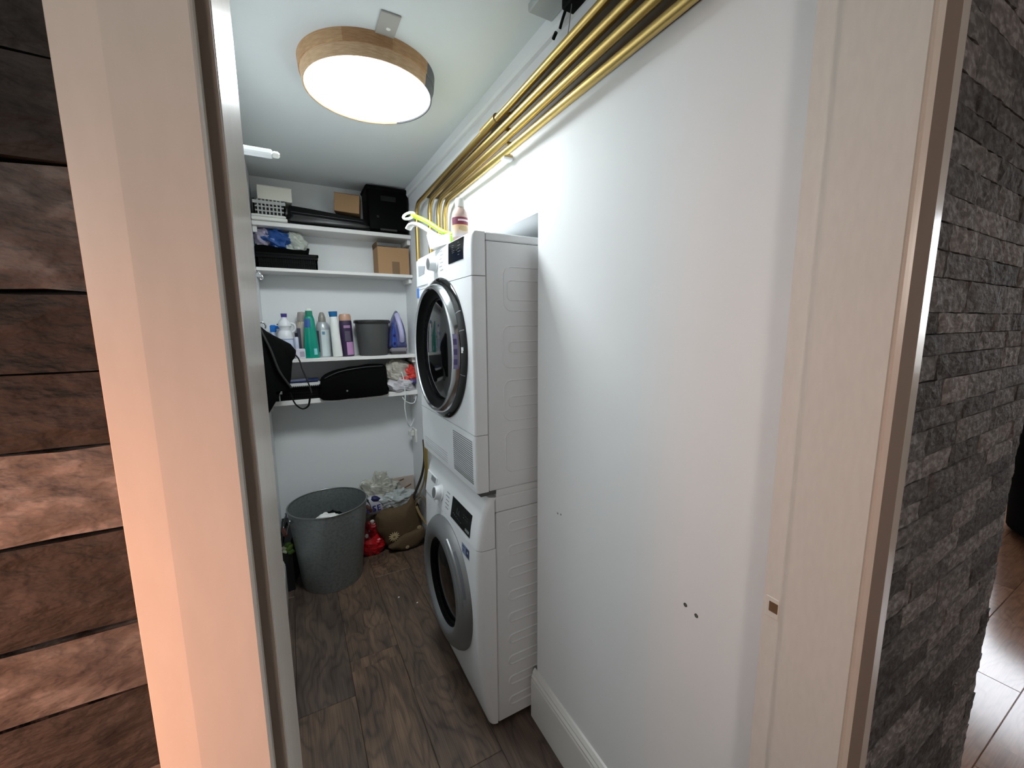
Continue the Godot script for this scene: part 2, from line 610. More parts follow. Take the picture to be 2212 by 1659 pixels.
func build_stones() -> void:
	var st := surf()
	box(st, Vector3(-1.7, -0.05, -0.332), Vector3(-0.0455, 2.5, -0.228))
	var wl := struct("wall_hall_left", st, M.grout)
	st = surf()
	box(st, Vector3(0.668, -0.05, -0.332), Vector3(1.35, 2.5, -0.228))
	var wr := struct("wall_hall_right", st, M.grout)
	st = surf()
	box(st, Vector3(-0.0455, 2.06, -0.332), Vector3(0.668, 2.5, -0.228))
	struct("wall_hall_lintel", st, M.grout)
	var meshes := []
	for k in 12:
		meshes.append(stone_mesh(k))
	var rows := [1.272, 1.304, 1.346, 1.383, 1.413, 1.443, 1.49]
	while rows[0] > 0.03:
		rows.push_front(rows[0] - rng.randf_range(0.031, 0.044))
	while rows[-1] < 2.44:
		rows.append(rows[-1] + rng.randf_range(0.031, 0.046))
	var n0 := rows.find(1.272)      # the course at the height of the door handle
	var far_st := surf()      # courses above and below what the photograph shows
	for n in rows.size() - 1:
		var y0: float = rows[n]
		var y1: float = rows[n + 1]
		for side in [0, 1]:
			var x: float = 0.6925 if side else -0.0612
			var stop: float = 1.352 if side else -0.62
			while absf(stop - x) > 0.01:
				var l := rng.randf_range(0.085, 0.2) if side else rng.randf_range(0.13, 0.24)
				if absf(stop - x) - l < 0.05:
					l = absf(stop - x)
				var depth := rng.randf_range(0.0095, 0.0135)
				var tone := rng.randi_range(0, 3)
				if side == 0 and x > -0.07:      # the stones beside the left architrave
					tone = [4, 0, 4, 1, 4, 4, 0][clampi(n - n0 + 1, 0, 6)] if n >= n0 - 1 and n < n0 + 6 else (4 if n >= n0 + 6 and n < n0 + 9 else tone)
					l = 0.16 + 0.03 * (n % 3)
				var mesh: ArrayMesh = meshes[rng.randi_range(0, 11)]
				var at := Vector3(x if side else x - l, y0 + 0.0006, -0.2281)
				var scale := Vector3(l - 0.0006, y1 - y0 - 0.0008, depth)
				var seen := y0 > 0.26 and y0 < 2.02 if side else y0 > 0.8 and y0 < 1.85
				if seen:
					var o := MeshInstance3D.new()
					o.name = "stone"
					o.mesh = mesh
					o.material_override = M.stone[tone]
					o.position = at
					o.scale = scale
					(wr if side else wl).add_child(o, true)
				elif side:
					far_st.append_from(mesh, 0, Transform3D(Basis.from_scale(scale), at))
				x += l if side else -l
	far_st.index()
	var f := MeshInstance3D.new()
	f.name = "stone_courses"
	f.mesh = far_st.commit()
	f.material_override = M.stone[1]
	f.set_meta("kind", "stuff")
	wr.add_child(f, true)

func plank(called: String, lo: Vector3, hi: Vector3, along_z: bool, m: Material, parent: Node, off: float) -> void:
	var st := surf()
	st.set_smooth_group(-1)
	var c := 0.0016
	var u := func(v: Vector3) -> Vector2:
		var a := (v.x - lo.x) / (hi.x - lo.x)
		var b := (v.z - lo.z) / (hi.z - lo.z)
		return Vector2(a, b + off) if along_z else Vector2(b, a + off)
	var t := [Vector3(lo.x + c, hi.y, lo.z + c), Vector3(hi.x - c, hi.y, lo.z + c), Vector3(hi.x - c, hi.y, hi.z - c), Vector3(lo.x + c, hi.y, hi.z - c)]
	var e := [Vector3(lo.x, hi.y - c, lo.z), Vector3(hi.x, hi.y - c, lo.z), Vector3(hi.x, hi.y - c, hi.z), Vector3(lo.x, hi.y - c, hi.z)]
	quad_uv(st, t, t.map(u), Vector3.UP)
	for i in 4:
		var j := (i + 1) % 4
		var q := [t[i], t[j], e[j], e[i]]
		quad_uv(st, q, q.map(u), (e[i] + e[j]) / 2.0 - (lo + hi) / 2.0 + Vector3.UP * 0.1)
	var o := obj(called, st, m, parent)
	o.name = called

func build_floors() -> void:
	var st := surf()
	box(st, Vector3(-0.235, -0.1, -2.86), Vector3(1.35, -0.0025, -0.2))
	var fl := struct("floor", st, M.underlay)
	var x0 := -0.29
	var cuts := [-2.3, -1.52, -1.70, -1.06, -2.05, -1.4, -0.9, -1.8]
	for k in 8:
		var a := maxf(x0 + 0.204 * k, LEFT_X)
		var b := minf(x0 + 0.204 * (k + 1), 1.19)
		var zs := [-0.2]
		var z: float = cuts[k]
		while z < -1.4:
			z += 1.2
		var list := []
		while z > BACK_Z:
			if z < -0.3:
				list.append(z)
			z -= 1.2
		zs.append_array(list)
		zs.append(BACK_Z)
		for i in zs.size() - 1:
			plank("plank", Vector3(a + 0.0004, -0.008, zs[i + 1] + 0.0004), Vector3(b - 0.0004, 0, zs[i] - 0.0004), true, M.plank[(k * 2 + i * 3) % 5], fl, 0.37 * k + 0.21 * i)
	# hall floor
	st = surf()
	box(st, Vector3(-1.7, -0.1, -0.2), Vector3(1.35, -0.001, 1.5))
	box(st, Vector3(1.35, -0.1, -3.1), Vector3(5.5, -0.006, 1.5))
	var hf := struct("floor_hall", st, mt(Color(0.5, 0.36, 0.28), 0.35))
	for k in 12:
		var z0 := -1.415 + 0.19 * k
		var x := 1.352
		var first := true
		while x < 5.39:
			var l := 0.5 + 0.27 * (k % 3) if first else 1.2
			first = false
			plank("plank", Vector3(x + 0.0004, -0.01, z0 + 0.0004), Vector3(minf(x + l, 5.39) - 0.0004, 0, z0 + 0.19 - 0.0004), false, M.oak[(k + int(x * 3)) % 2], hf, 0.31 * k)
			x += l

func build_hall() -> void:
	var st := surf()
	box(st, Vector3(-1.7, 2.45, -3.1), Vector3(5.5, 2.6, 1.5))
	struct("ceiling_hall", st, M.hall_wall)
	st = surf()
	box(st, Vector3(-1.8, -0.05, -0.35), Vector3(-1.6, 2.5, 1.5))
	struct("wall_hall_end", st, M.hall_wall)
	st = surf()
	box(st, Vector3(-1.7, -0.05, 1.3), Vector3(5.5, 2.5, 1.5))
	struct("wall_hall_opposite", st, M.hall_wall)
	st = surf()
	box(st, Vector3(1.35, -0.05, -3.2), Vector3(5.5, 2.5, -3.0))
	struct("wall_room_back", st, M.hall_wall)
	# far wall with the window whose daylight glares on the floor
	st = surf()
	box(st, Vector3(5.4, -0.05, -3.1), Vector3(5.6, 0.95, 1.4))
	box(st, Vector3(5.4, 2.4, -3.1), Vector3(5.6, 2.5, 1.4))
	box(st, Vector3(5.4, 0.95, -3.1), Vector3(5.6, 2.4, -1.5))
	box(st, Vector3(5.4, 0.95, 0.6), Vector3(5.6, 2.4, 1.4))
	struct("wall_far", st, M.hall_wall)
	st = surf()
	for b in [[-1.5, -1.45, 0.95, 2.4], [0.55, 0.6, 0.95, 2.4], [-0.475, -0.425, 0.95, 2.4], [-1.5, 0.6, 0.95, 1.0], [-1.5, 0.6, 2.35, 2.4]]:
		box(st, Vector3(5.44, b[2], b[0]), Vector3(5.5, b[3], b[1]), 0.005)
	var w := struct("window_1", st, M.white)
	for z in [-1.45, -0.425]:
		st = surf()
		box(st, Vector3(5.462, 1.0, z), Vector3(5.468, 2.35, z + 0.975))
		obj("pane", st, M.glass, w)
	# a black rounded chair at the far end, cut by the frame
	var t := thing("tub_chair", "black rounded tub chair standing on the wooden floor past the end of the stone wall", "chair", Vector3(4.36, 0, -0.3))
	st = surf()
	lathe(st, [Vector2(0.36, 0.02), Vector2(0.4, 0.05), Vector2(0.42, 0.5), Vector2(0.42, 0.76), Vector2(0.4, 0.8), Vector2(0.36, 0.78), Vector2(0.34, 0.5), Vector2(0.3, 0.4), Vector2(0.3, 0.02)], 28, Transform3D.IDENTITY, 0.8, TAU - 0.8)
	obj("back", st, M.black_cloth, t)
	st = surf()
	lathe(st, [Vector2(0.0, 0.1), Vector2(0.32, 0.1), Vector2(0.34, 0.14), Vector2(0.34, 0.42), Vector2(0.3, 0.46), Vector2(0.0, 0.48)], 28)
	obj("seat", st, M.black_cloth, t)
	for k in 4:
		st = surf()
		lathe(st, [Vector2(0.0, 0), Vector2(0.02, 0), Vector2(0.024, 0.11), Vector2(0, 0.11)], 10, Transform3D(Basis.IDENTITY, Vector3(0.22 * cos(k * PI / 2 + 0.78), 0, 0.22 * sin(k * PI / 2 + 0.78))))
		obj("leg", st, M.black, t)
	# spotlight of the hall, and an added unseen fill panel
	t = thing("spotlight", "small warm spotlight on an arm on the stone wall left of the doorway", "lamp", LAMP)
	var aim := (LAMP_AIM - LAMP).normalized()
	var bx := aim.cross(Vector3.UP).normalized()
	var turned := Transform3D(Basis(bx, aim, bx.cross(aim)), Vector3.ZERO)
	st = surf()
	lathe(st, [Vector2(0, -0.082), Vector2(0.012, -0.08), Vector2(0.026, -0.06), Vector2(0.03, -0.01), Vector2(0.028, -0.01), Vector2(0.024, -0.058), Vector2(0, -0.07)], 24, turned)
	obj("hood", st, M.black, t)
	st = surf()
	lathe(st, [Vector2(0.027, -0.022), Vector2(0.027, -0.014), Vector2(0, -0.0135)], 20, turned)
	obj("bulb", st, M.globe_warm, t)
	st = surf()
	tube(st, [-aim * 0.07, Vector3(-aim.x * 0.07 - 0.02, 0.0, -0.05), Vector3(-aim.x * 0.07 - 0.02, 0.0, -0.13)], 0.006, 8)
	obj("arm", st, M.black, t)
	t = thing("hall_fill_panel", "added square white fill panel on the hall wall opposite the cupboard", "lamp", Vector3(FILL_LIGHT.x, FILL_LIGHT.y, 1.3))
	st = surf()
	box(st, Vector3(-0.24, -0.24, -0.03), Vector3(0.24, 0.24, 0.0), 0.006)
	obj("frame", st, M.white, t)
	st = surf()
	box(st, Vector3(-0.21, -0.21, -0.033), Vector3(0.21, 0.21, -0.029))
	obj("diffuser", st, M.panel_glow, t)

func ball(r: float, y: float, n := 12) -> Array:
	var a := []
	for i in n + 1:
		var t := PI * i / n - PI / 2
		a.append(Vector2(maxf(r * cos(t), 0.0) if i > 0 and i < n else 0.0, y + r * sin(t)))
	return a

func build_ceiling_items() -> void:
	var t := thing("ceiling_lamp", "round glowing ceiling lamp with a pale wooden rim", "ceiling lamp", Vector3(0.29, CEIL_Y, -1.506))
	var prof := [Vector2(0.2, -0.032), Vector2(0.2085, -0.032), Vector2(0.212, 0.0), Vector2(0.19, 0.0)]
	var low := [Vector2(0.1965, -0.05), Vector2(0.1965, -0.064), Vector2(0.2005, -0.0645), Vector2(0.2055, -0.032), Vector2(0.2, -0.032)]
	var st := surf()
	var cut0 := 0.76      # the dark sector of the rim runs from here to the hidden back
	var cut1 := -0.9
	var parts := 7
	for k in parts:       # the rim is glued up from staves
		var a0 := cut0 + (TAU + cut1 - cut0) * k / parts
		var a1 := cut0 + (TAU + cut1 - cut0) * (k + 1) / parts
		st = surf()
		lathe(st, prof, 14, Transform3D.IDENTITY, a0, a1)
		obj("rim_stave", st, wood_tone(k), t)
	st = surf()
	lathe(st, low, 90, Transform3D.IDENTITY, cut0, TAU + cut1)
	obj("rim_lip", st, M.wood_pale, t)
	st = surf()
	lathe(st, prof, 24, Transform3D.IDENTITY, cut1, cut0)
	lathe(st, low, 24, Transform3D.IDENTITY, cut1, cut0)
	obj("rim_inset", st, M.grey_ring, t, "dark grey stretch of the rim")
	st = surf()
	lathe(st, [Vector2(0, -0.070), Vector2(0.12, -0.0695), Vector2(0.18, -0.067), Vector2(0.1955, -0.06), Vector2(0.196, -0.03)], 48)
	obj("diffuser", st, M.diffuser, t)
	# a blank plate on the ceiling beside the lamp
	st = surf()
	box(st, Vector3(0.272, CEIL_Y - 0.005, -1.32), Vector3(0.325, CEIL_Y, -1.205), 0.0015)
	var pl := obj("cover_plate", st, M.plate)
	tag(pl, "small beige rectangular plate on the ceiling next to the round lamp", "plate")
	st = surf()
	lathe(st, [Vector2(0.007, 0), Vector2(0.006, 0.002), Vector2(0, 0.0025)], 14, Transform3D(Basis(Vector3.RIGHT, PI), Vector3(0.302, CEIL_Y - 0.005, -1.262)))
	obj("screw_cap", st, M.white_matt, pl)
	# junction box with black cable ends in the corner over the pipes
	t = thing("junction_box", "grey junction box with black cable ends where ceiling meets right wall", "junction box", Vector3(0.64, CEIL_Y, -0.92))
	st = surf()
	box(st, Vector3(-0.038, -0.022, -0.09), Vector3(0.036, 0, 0.1), 0.003)
	obj("cover", st, mt(Color(0.68, 0.7, 0.7), 0.5), t)
	st = surf()
	box(st, Vector3(0.012, -0.048, -0.012), Vector3(0.05, -0.022, 0.06), 0.004)
	obj("connector", st, M.black, t)
	st = surf()
	tube(st, curve([Vector3(0.022, -0.04, 0), Vector3(0.03, -0.05, -0.03), Vector3(0.036, -0.058, -0.05)]), 0.004, 6)
	obj("cable_end", st, M.black, t)
	st = surf()
	tube(st, [Vector3(0.032, -0.062, -0.062), Vector3(0.034, -0.068, -0.078)], 0.005, 6)
	obj("cable_end", st, M.black, t)
	st = surf()
	tube(st, curve([Vector3(0.664, CEIL_Y - 0.022, -0.9), Vector3(0.661, 2.19, -0.903), Vector3(0.655, 2.142, -0.905), Vector3(0.65, 2.128, -0.908)]), 0.0011, 5)
	var wi := obj("hanging_wire", st, M.grey_line)
	tag(wi, "thin wire hanging from the junction box to the topmost brass pipe", "wire")
	# white rail that shows past the left door lining
	t = thing("wall_rail", "white bar sticking out from the left wall under the ceiling", "rail", Vector3(LEFT_X, 1.948, -1.5))
	st = surf()
	box(st, Vector3(0, -0.008, -0.02), Vector3(0.128, 0.008, 0.02), 0.004)
	obj("bar", st, M.white, t)
	st = surf()
	box(st, Vector3(0.126, -0.006, -0.016), Vector3(0.147, 0.006, 0.016), 0.005)
	obj("end_cap", st, M.white_matt, t)

func wood_tone(k: int) -> Material:
	var key := "stave%d" % (k % 3)
	if not M.has(key):
		var m: StandardMaterial3D = M.wood_ring.duplicate()
		m.albedo_color = [Color(0.8, 0.65, 0.48), Color(0.74, 0.58, 0.42), Color(0.83, 0.69, 0.53)][k % 3]
		M[key] = m
	return M[key]

func build_pipes() -> void:
	var spec := [
		["topmost of the four brass pipes along the right wall, with a collar", 2.143, 2.09, -2.308],
		["second brass pipe from the top along the right wall", 2.088, 2.052, -2.07],
		["third brass pipe from the top along the right wall", 2.043, 2.015, -1.935],
		["lowest of the four brass pipes along the right wall", 1.989, 1.986, -1.85]]
	for s in spec:
		var t := thing("brass_pipe", s[0], "pipe", Vector3(0.66, 0, 0), 0.0, "brass pipes along the right wall")
		var pts := []
		var zb: float = s[3]
		pts.append(Vector3(0, s[1] + 0.008, -0.335))
		pts.append(Vector3(0, lerpf(s[1], s[2], 0.5), -1.2))
		var rb := 0.07
		for k in 9:
			var a := PI / 2 * k / 8
			pts.append(Vector3(0, s[2] - rb + rb * cos(a), zb + rb - rb * sin(a)))
		pts.append(Vector3(0, 1.2, zb))
		pts.append(Vector3(0, 0.192 if zb < -2.2 else 0.0, zb))
		var st := surf()
		tube(st, pts, 0.0112, 16)
		obj("tube", st, M.brass, t)
		for z in [-0.45, -1.27]:
			if z < zb + 0.1:
				continue
			var y: float = s[2] + (s[1] - s[2]) * clampf((z - zb) / (-0.335 - zb), 0, 1)
			st = surf()
			tube(st, [Vector3(0.01, y, z), Vector3(0.034, y, z)], 0.006, 8)
			obj("clip", st, M.brass, t)
		if s[1] > 2.12:
			st = surf()
			tube(st, [Vector3(0, 2.1165, -1.31), Vector3(0, 2.1145, -1.42)], 0.0142, 18)
			obj("collar", st, M.brass, t)
			st = surf()
			tube(st, [Vector3(0, 2.1167, -1.3085), Vector3(0, 2.1166, -1.3115)], 0.0148, 18)
			obj("collar_ring", st, M.card_dark, t)
		if s[1] < 2.0:
			st = surf()
			box(st, Vector3(-0.006, 1.968, -1.275), Vector3(0.03, 1.978, -1.25), 0.003)
			obj("clip_foot", st, M.white, t)
	# added dark sheet, its brown darkens the gaps between the pipes
	var pb := surf()
	prism(pb, [Vector2(0.34, 2.006), Vector2(1.86, 2.006), Vector2(1.95, 2.03), Vector2(2.2, 2.1), Vector2(2.2, 2.118), Vector2(1.3, 2.138), Vector2(0.34, 2.162)], Transform3D(Basis(Vector3(0, 0, -1), Vector3(0, 1, 0), Vector3(1, 0, 0)), Vector3.ZERO), 0.688, WALL_X)
	tag(obj("dark_gap_sheet", pb, M.dark_gap_sheet), "added dark brown sheet for the dark gaps behind the four brass pipes", "board")
	# a small bent brass hook standing over the back of the dryer
	var st := surf()
	tube(st, curve([Vector3(0.645, 1.7, -1.95), Vector3(0.645, 1.83, -1.95), Vector3(0.64, 1.86, -1.955), Vector3(0.63, 1.862, -1.96), Vector3(0.625, 1.84, -1.965)]), 0.004, 8)
	tube(st, [Vector3(0.645, 1.7, -1.95), Vector3(0.645, 1.2, -1.95)], 0.004, 8)
	var hk := obj("pipe_hook", st, M.brass)
	tag(hk, "small bent brass tube end rising behind the dryer", "pipe")

# ------------------------------------------------------------------ the two machines

const Z_NEAR := -1.139
const Z_FAR := -1.735

func wobj(called: String, st: SurfaceTool, m: Material, t: Node3D, label := "", parent: Node = null) -> MeshInstance3D:
	# a part whose shape is given in room coordinates
	var o := obj(called, st, m, parent if parent else t, label)
	if parent == null:
		o.position = -t.position
	return o

func along(prof: Array, y: float) -> float:      # profile of [y, x] pairs, smoothed
	for i in prof.size() - 1:
		if y <= prof[i + 1][0]:
			var w := clampf((y - prof[i][0]) / (prof[i + 1][0] - prof[i][0]), 0, 1)
			var a: float = prof[maxi(i - 1, 0)][1]
			var d: float = prof[mini(i + 2, prof.size() - 1)][1]
			return lerpf(lerpf(prof[i][1], prof[i + 1][1], w), cubic_interpolate(prof[i][1], prof[i + 1][1], a, d, w), 0.6)
	return prof[-1][1]

func front_panel(st: SurfaceTool, prof: Array, y0: float, y1: float, x_back: float, r: float, ny := 14) -> void:
	var zs := [Z_FAR, Z_NEAR]
	for k in 5:
		zs.append(Z_FAR + r * (1.0 - cos((k + 1) / 5.0 * PI / 2)) )
		zs.append(Z_NEAR - r * (1.0 - cos((k + 1) / 5.0 * PI / 2)))
	for k in 6:
		zs.append(lerpf(Z_FAR + r, Z_NEAR - r, (k + 1) / 7.0))
	zs.sort()
	var at := func(i: int, j: int) -> Vector3:
		var y := lerpf(y0, y1, float(j) / ny)
		var z: float = zs[i]
		var d := minf(z - Z_FAR, Z_NEAR - z)
		var inset := 0.0
		if d < r:
			inset = r - sqrt(maxf(r * r - (r - d) * (r - d), 0.0))
		return Vector3(along(prof, y) + inset, y, z)
	st.set_smooth_group(0)
	for i in zs.size() - 1:
		for j in ny:
			quad(st, at.call(i, j), at.call(i + 1, j), at.call(i + 1, j + 1), at.call(i, j + 1), Vector3.LEFT)
	st.set_smooth_group(1)
	for e in [0, zs.size() - 1]:
		for j in ny:
			var a: Vector3 = at.call(e, j)
			var b: Vector3 = at.call(e, j + 1)
			quad(st, a, b, Vector3(x_back, b.y, b.z), Vector3(x_back, a.y, a.z), Vector3(0, 0, -1 if e == 0 else 1))
	st.set_smooth_group(-1)
	for j in [0, ny]:
		for i in zs.size() - 1:
			var a: Vector3 = at.call(i, j)
			var b: Vector3 = at.call(i + 1, j)
			quad(st, a, b, Vector3(x_back, b.y, b.z), Vector3(x_back, a.y, a.z), Vector3(0, -1 if j == 0 else 1, 0))

func on_front(prof: Array, y: float, z: float, off: float) -> Vector3:
	return Vector3(along(prof, y) - off, y, z)

func slab(st: SurfaceTool, c: Array, uv := false) -> void:   # a thin plate: four front corners (top near, top far, bottom far, bottom near), backs pushed to +x
	var n: Vector3 = (c[1] - c[0]).cross(c[3] - c[0]).normalized()
	if n.x > 0:
		n = -n
	st.set_smooth_group(-1)
	quad_uv(st, c, [Vector2(1, 0), Vector2(0, 0), Vector2(0, 1), Vector2(1, 1)], n)
	for i in 4:
		var j := (i + 1) % 4
		var mid: Vector3 = (c[0] + c[2]) / 2.0
		quad_uv(st, [c[i], c[j], c[j] - n * 0.004, c[i] - n * 0.004], [Vector2(0, 0), Vector2(0, 0), Vector2(0, 0), Vector2(0, 0)], (c[i] + c[j]) / 2.0 - mid)

func display_tex(kind: int) -> ImageTexture:
	var im := Image.create_empty(160, 128, false, Image.FORMAT_RGB8)
	im.fill(Color(0.035, 0.037, 0.04))
	var r := RandomNumberGenerator.new()
	r.seed = 90 + kind
	var c := Color(0.36, 0.37, 0.38)
	if kind == 0:
		for k in 5:
			im.fill_rect(Rect2i(34 + k * 2, 22 + k * 11, 30 - (k % 3) * 6, 3), c)
			im.fill_rect(Rect2i(104, 18 + k * 18, 16 + (k % 2) * 12, 4), c)
		im.fill_rect(Rect2i(88, 60, 14, 2), c)
	else:
		im.fill_rect(Rect2i(46, 40, 3, 34), c)
		im.fill_rect(Rect2i(46, 71, 26, 3), c)
		im.fill_rect(Rect2i(62, 48, 3, 25), c)
		for k in 6:
			im.fill_rect(Rect2i(16 + k * 13, 90 + k * 2, 7, 4), c)
			im.fill_rect(Rect2i(98 + (k % 3) * 14, 40 + (k / 3) * 16, 8, 3), c)
		im.fill_rect(Rect2i(122, 100, 30, 16), Color(0.55, 0.56, 0.57))
		for k in 3:
			im.fill_rect(Rect2i(125, 103 + k * 4, 24, 1), Color(0.2, 0.2, 0.2))
	return ImageTexture.create_from_image(im)

func print_mat(tex: Texture2D, rough := 0.3) -> StandardMaterial3D:
	var m := mt(Color(1, 1, 1), rough)
	m.albedo_texture = tex
	return m

func rib(st: SurfaceTool, x0: float, x1: float, y0: float, y1: float, r: float, w: float) -> void:
	# the pressed outline of a panel: along the top, round the left end, back along the bottom
	var z := Z_NEAR - w * 0.2
	var p := [Vector3(x1, y1, z)]
	for k in 7:
		var a := PI / 2 + PI / 2 * k / 6
		p.append(Vector3(x0 + r + r * cos(a), y1 - r + r * sin(a), z))
	for k in 7:
		var a := PI + PI / 2 * k / 6
		p.append(Vector3(x0 + r + r * cos(a), y0 + r + r * sin(a), z))
	p.append(Vector3(x1, y0, z))
	tube(st, p, w, 8)

const TO_LEFT := Basis(Vector3(0, 1, 0), Vector3(-1, 0, 0), Vector3(0, 0, 1))   # turned shapes that face the passage: their y axis points to -x

func build_washer() -> void:
	var prof := [[0.015, 0.524], [0.04, 0.516], [0.117, 0.502], [0.22, 0.489], [0.344, 0.482], [0.475, 0.48], [0.658, 0.483], [0.70, 0.486], [0.752, 0.4925], [0.79, 0.5], [0.825, 0.509], [0.868, 0.531]]
	var t := thing("washing_machine", "white washing machine with grey round door on the floor under the dryer", "washing machine", Vector3(0.8, 0, -1.437))
	var st := surf()
	box(st, Vector3(0.553, 0.015, Z_FAR), Vector3(1.09, 0.812, Z_NEAR), 0.004)
	var body := wobj("body", st, M.white2, t)
	st = surf()
	box(st, Vector3(0.551, 0.8135, Z_FAR), Vector3(1.09, 0.868, Z_NEAR), 0.004)
	wobj("worktop", st, M.white2, t)
	st = surf()
	front_panel(st, prof, 0.015, 0.6885, 0.5508, 0.024, 26)
	wobj("front_panel", st, M.white, t)
	st = surf()
	front_panel(st, prof, 0.6905, 0.868, 0.549, 0.024, 12)
	var cp := wobj("control_panel", st, M.white, t)
	# pressed ribs of the side sheet
	for y in [0.742, 0.656, 0.572, 0.486, 0.402, 0.318, 0.234, 0.152, 0.07]:
		st = surf()
		rib(st, 0.598, 0.8, y - 0.006, y + 0.026, 0.0155, 0.0042)
		wobj("side_rib", st, M.white2, t)
	for p in [[0.6, -1.2], [0.6, -1.67], [1.04, -1.2], [1.04, -1.67]]:
		st = surf()
		lathe(st, [Vector2(0, 0), Vector2(0.022, 0), Vector2(0.022, 0.008), Vector2(0.008, 0.01), Vector2(0.008, 0.016), Vector2(0, 0.016)], 14, Transform3D(Basis.IDENTITY, Vector3(p[0], 0, p[1])))
		wobj("foot", st, M.black, t)
	# door
	var dx := Transform3D(TO_LEFT, Vector3(0.484, 0.425, -1.437))
	st = surf()
	lathe(st, [Vector2(0.252, -0.004), Vector2(0.254, 0.004), Vector2(0.249, 0.015), Vector2(0.236, 0.028), Vector2(0.212, 0.038), Vector2(0.188, 0.041), Vector2(0.176, 0.036), Vector2(0.168, 0.024)], 72, dx)
	var ring := wobj("door_ring", st, M.silver, t)
	st = surf()
	lathe(st, [Vector2(0.172, 0.027), Vector2(0.163, 0.016), Vector2(0.158, 0.016), Vector2(0.152, 0.008)], 64, dx)
	wobj("door_seal", st, M.black, t)
	st = surf()
	lathe(st, [Vector2(0.153, 0.006), Vector2(0.14, 0.0065), Vector2(0.1, 0.013), Vector2(0.05, 0.017), Vector2(0, 0.018)], 64, dx)
	wobj("door_glass", st, M.black_gloss, t)
	st = surf()
	lathe(st, [Vector2(0.2455, 0.0205), Vector2(0.2405, 0.0255), Vector2(0.2375, 0.0277)], 20, dx, 0.62, 1.3)
	wobj("handle_slot", st, M.grey_ring, t)
	st = surf()
	lathe(st, [Vector2(0.2355, 0.0275), Vector2(0.2345, 0.0335), Vector2(0.228, 0.0365), Vector2(0.221, 0.0355)], 20, dx, 0.36, 1.42)
	wobj("handle", st, M.silver, t)
	# controls
	var kb := on_front(prof, 0.752, -1.53, 0.0)
	var lean := Basis(Vector3(0, 0, 1), -0.18)
	st = surf()
	lathe(st, [Vector2(0.034, -0.004), Vector2(0.034, 0.003), Vector2(0.029, 0.006), Vector2(0.027, 0.026), Vector2(0.025, 0.029), Vector2(0.022, 0.0295)], 36, Transform3D(lean * TO_LEFT, kb))
	var knob := wobj("knob", st, M.white, t)
	st = surf()
	lathe(st, [Vector2(0.0222, 0.0292), Vector2(0, 0.0298)], 36, Transform3D(lean * TO_LEFT, kb))
	obj("knob_face", st, M.silver, knob, "grey knob face")
	st = surf()
	slab(st, [on_front(prof, 0.787, -1.21, 0.0015), on_front(prof, 0.787, -1.398, 0.0015), on_front(prof, 0.708, -1.398, 0.0015), on_front(prof, 0.708, -1.21, 0.0015)])
	obj("display", st, print_mat(display_tex(1), 0.12), cp, "black touch display")
	st = surf()
	slab(st, [on_front(prof, 0.79, -1.585, 0.003), on_front(prof, 0.79, -1.715, 0.003), on_front(prof, 0.7, -1.715, 0.003), on_front(prof, 0.7, -1.585, 0.003)])
	var dr := obj("detergent_drawer", st, M.white, cp)
	st = surf()
	slab(st, [on_front(prof, 0.787, -1.60, 0.0036), on_front(prof, 0.787, -1.655, 0.0036), on_front(prof, 0.766, -1.655, 0.0036), on_front(prof, 0.766, -1.60, 0.0036)])
	obj("drawer_grip", st, M.grey_line, dr)
	for k in 5:
		st = surf()
		var y := 0.782 - 0.015 * k
		slab(st, [on_front(prof, y, -1.43, 0.0006), on_front(prof, y, -1.462 - 0.006 * (k % 2), 0.0006), on_front(prof, y - 0.003, -1.462 - 0.006 * (k % 2), 0.0006), on_front(prof, y - 0.003, -1.43, 0.0006)])
		obj("programme_line", st, M.grey_line, cp)
	var im := Image.create_empty(64, 40, false, Image.FORMAT_RGB8)
	im.fill(Color(0.5, 0.56, 0.66))
	im.fill_rect(Rect2i(34, 4, 28, 32), Color(0.1, 0.13, 0.3))
	im.fill_rect(Rect2i(44, 14, 8, 9), Color(0.7, 0.74, 0.8))
	im.fill_rect(Rect2i(4, 8, 22, 6), Color(0.16, 0.22, 0.42))
	im.fill_rect(Rect2i(8, 20, 14, 10), Color(0.2, 0.3, 0.5))
	st = surf()
	slab(st, [on_front(prof, 0.664, -1.207, 0.0006), on_front(prof, 0.664, -1.276, 0.0006), on_front(prof, 0.627, -1.276, 0.0006), on_front(prof, 0.627, -1.207, 0.0006)])
	wobj("sticker", st, print_mat(ImageTexture.create_from_image(im)), t, "small blue printed sticker")
	# the dark stacking frame between the machines
	st = surf()
	box(st, Vector3(0.557, 0.8685, Z_FAR + 0.001), Vector3(1.085, 0.8925, Z_NEAR - 0.001), 0.002)
	wobj("stacking_rail", st, M.white2, t)
	st = surf()
	box(st, Vector3(0.5, 0.879, Z_FAR + 0.012), Vector3(0.5565, 0.8925, Z_NEAR - 0.002), 0.002)
	var fr := wobj("stacking_frame", st, M.seam, t)
	fr.set_meta("label", "dark strip under the front of the dryer")

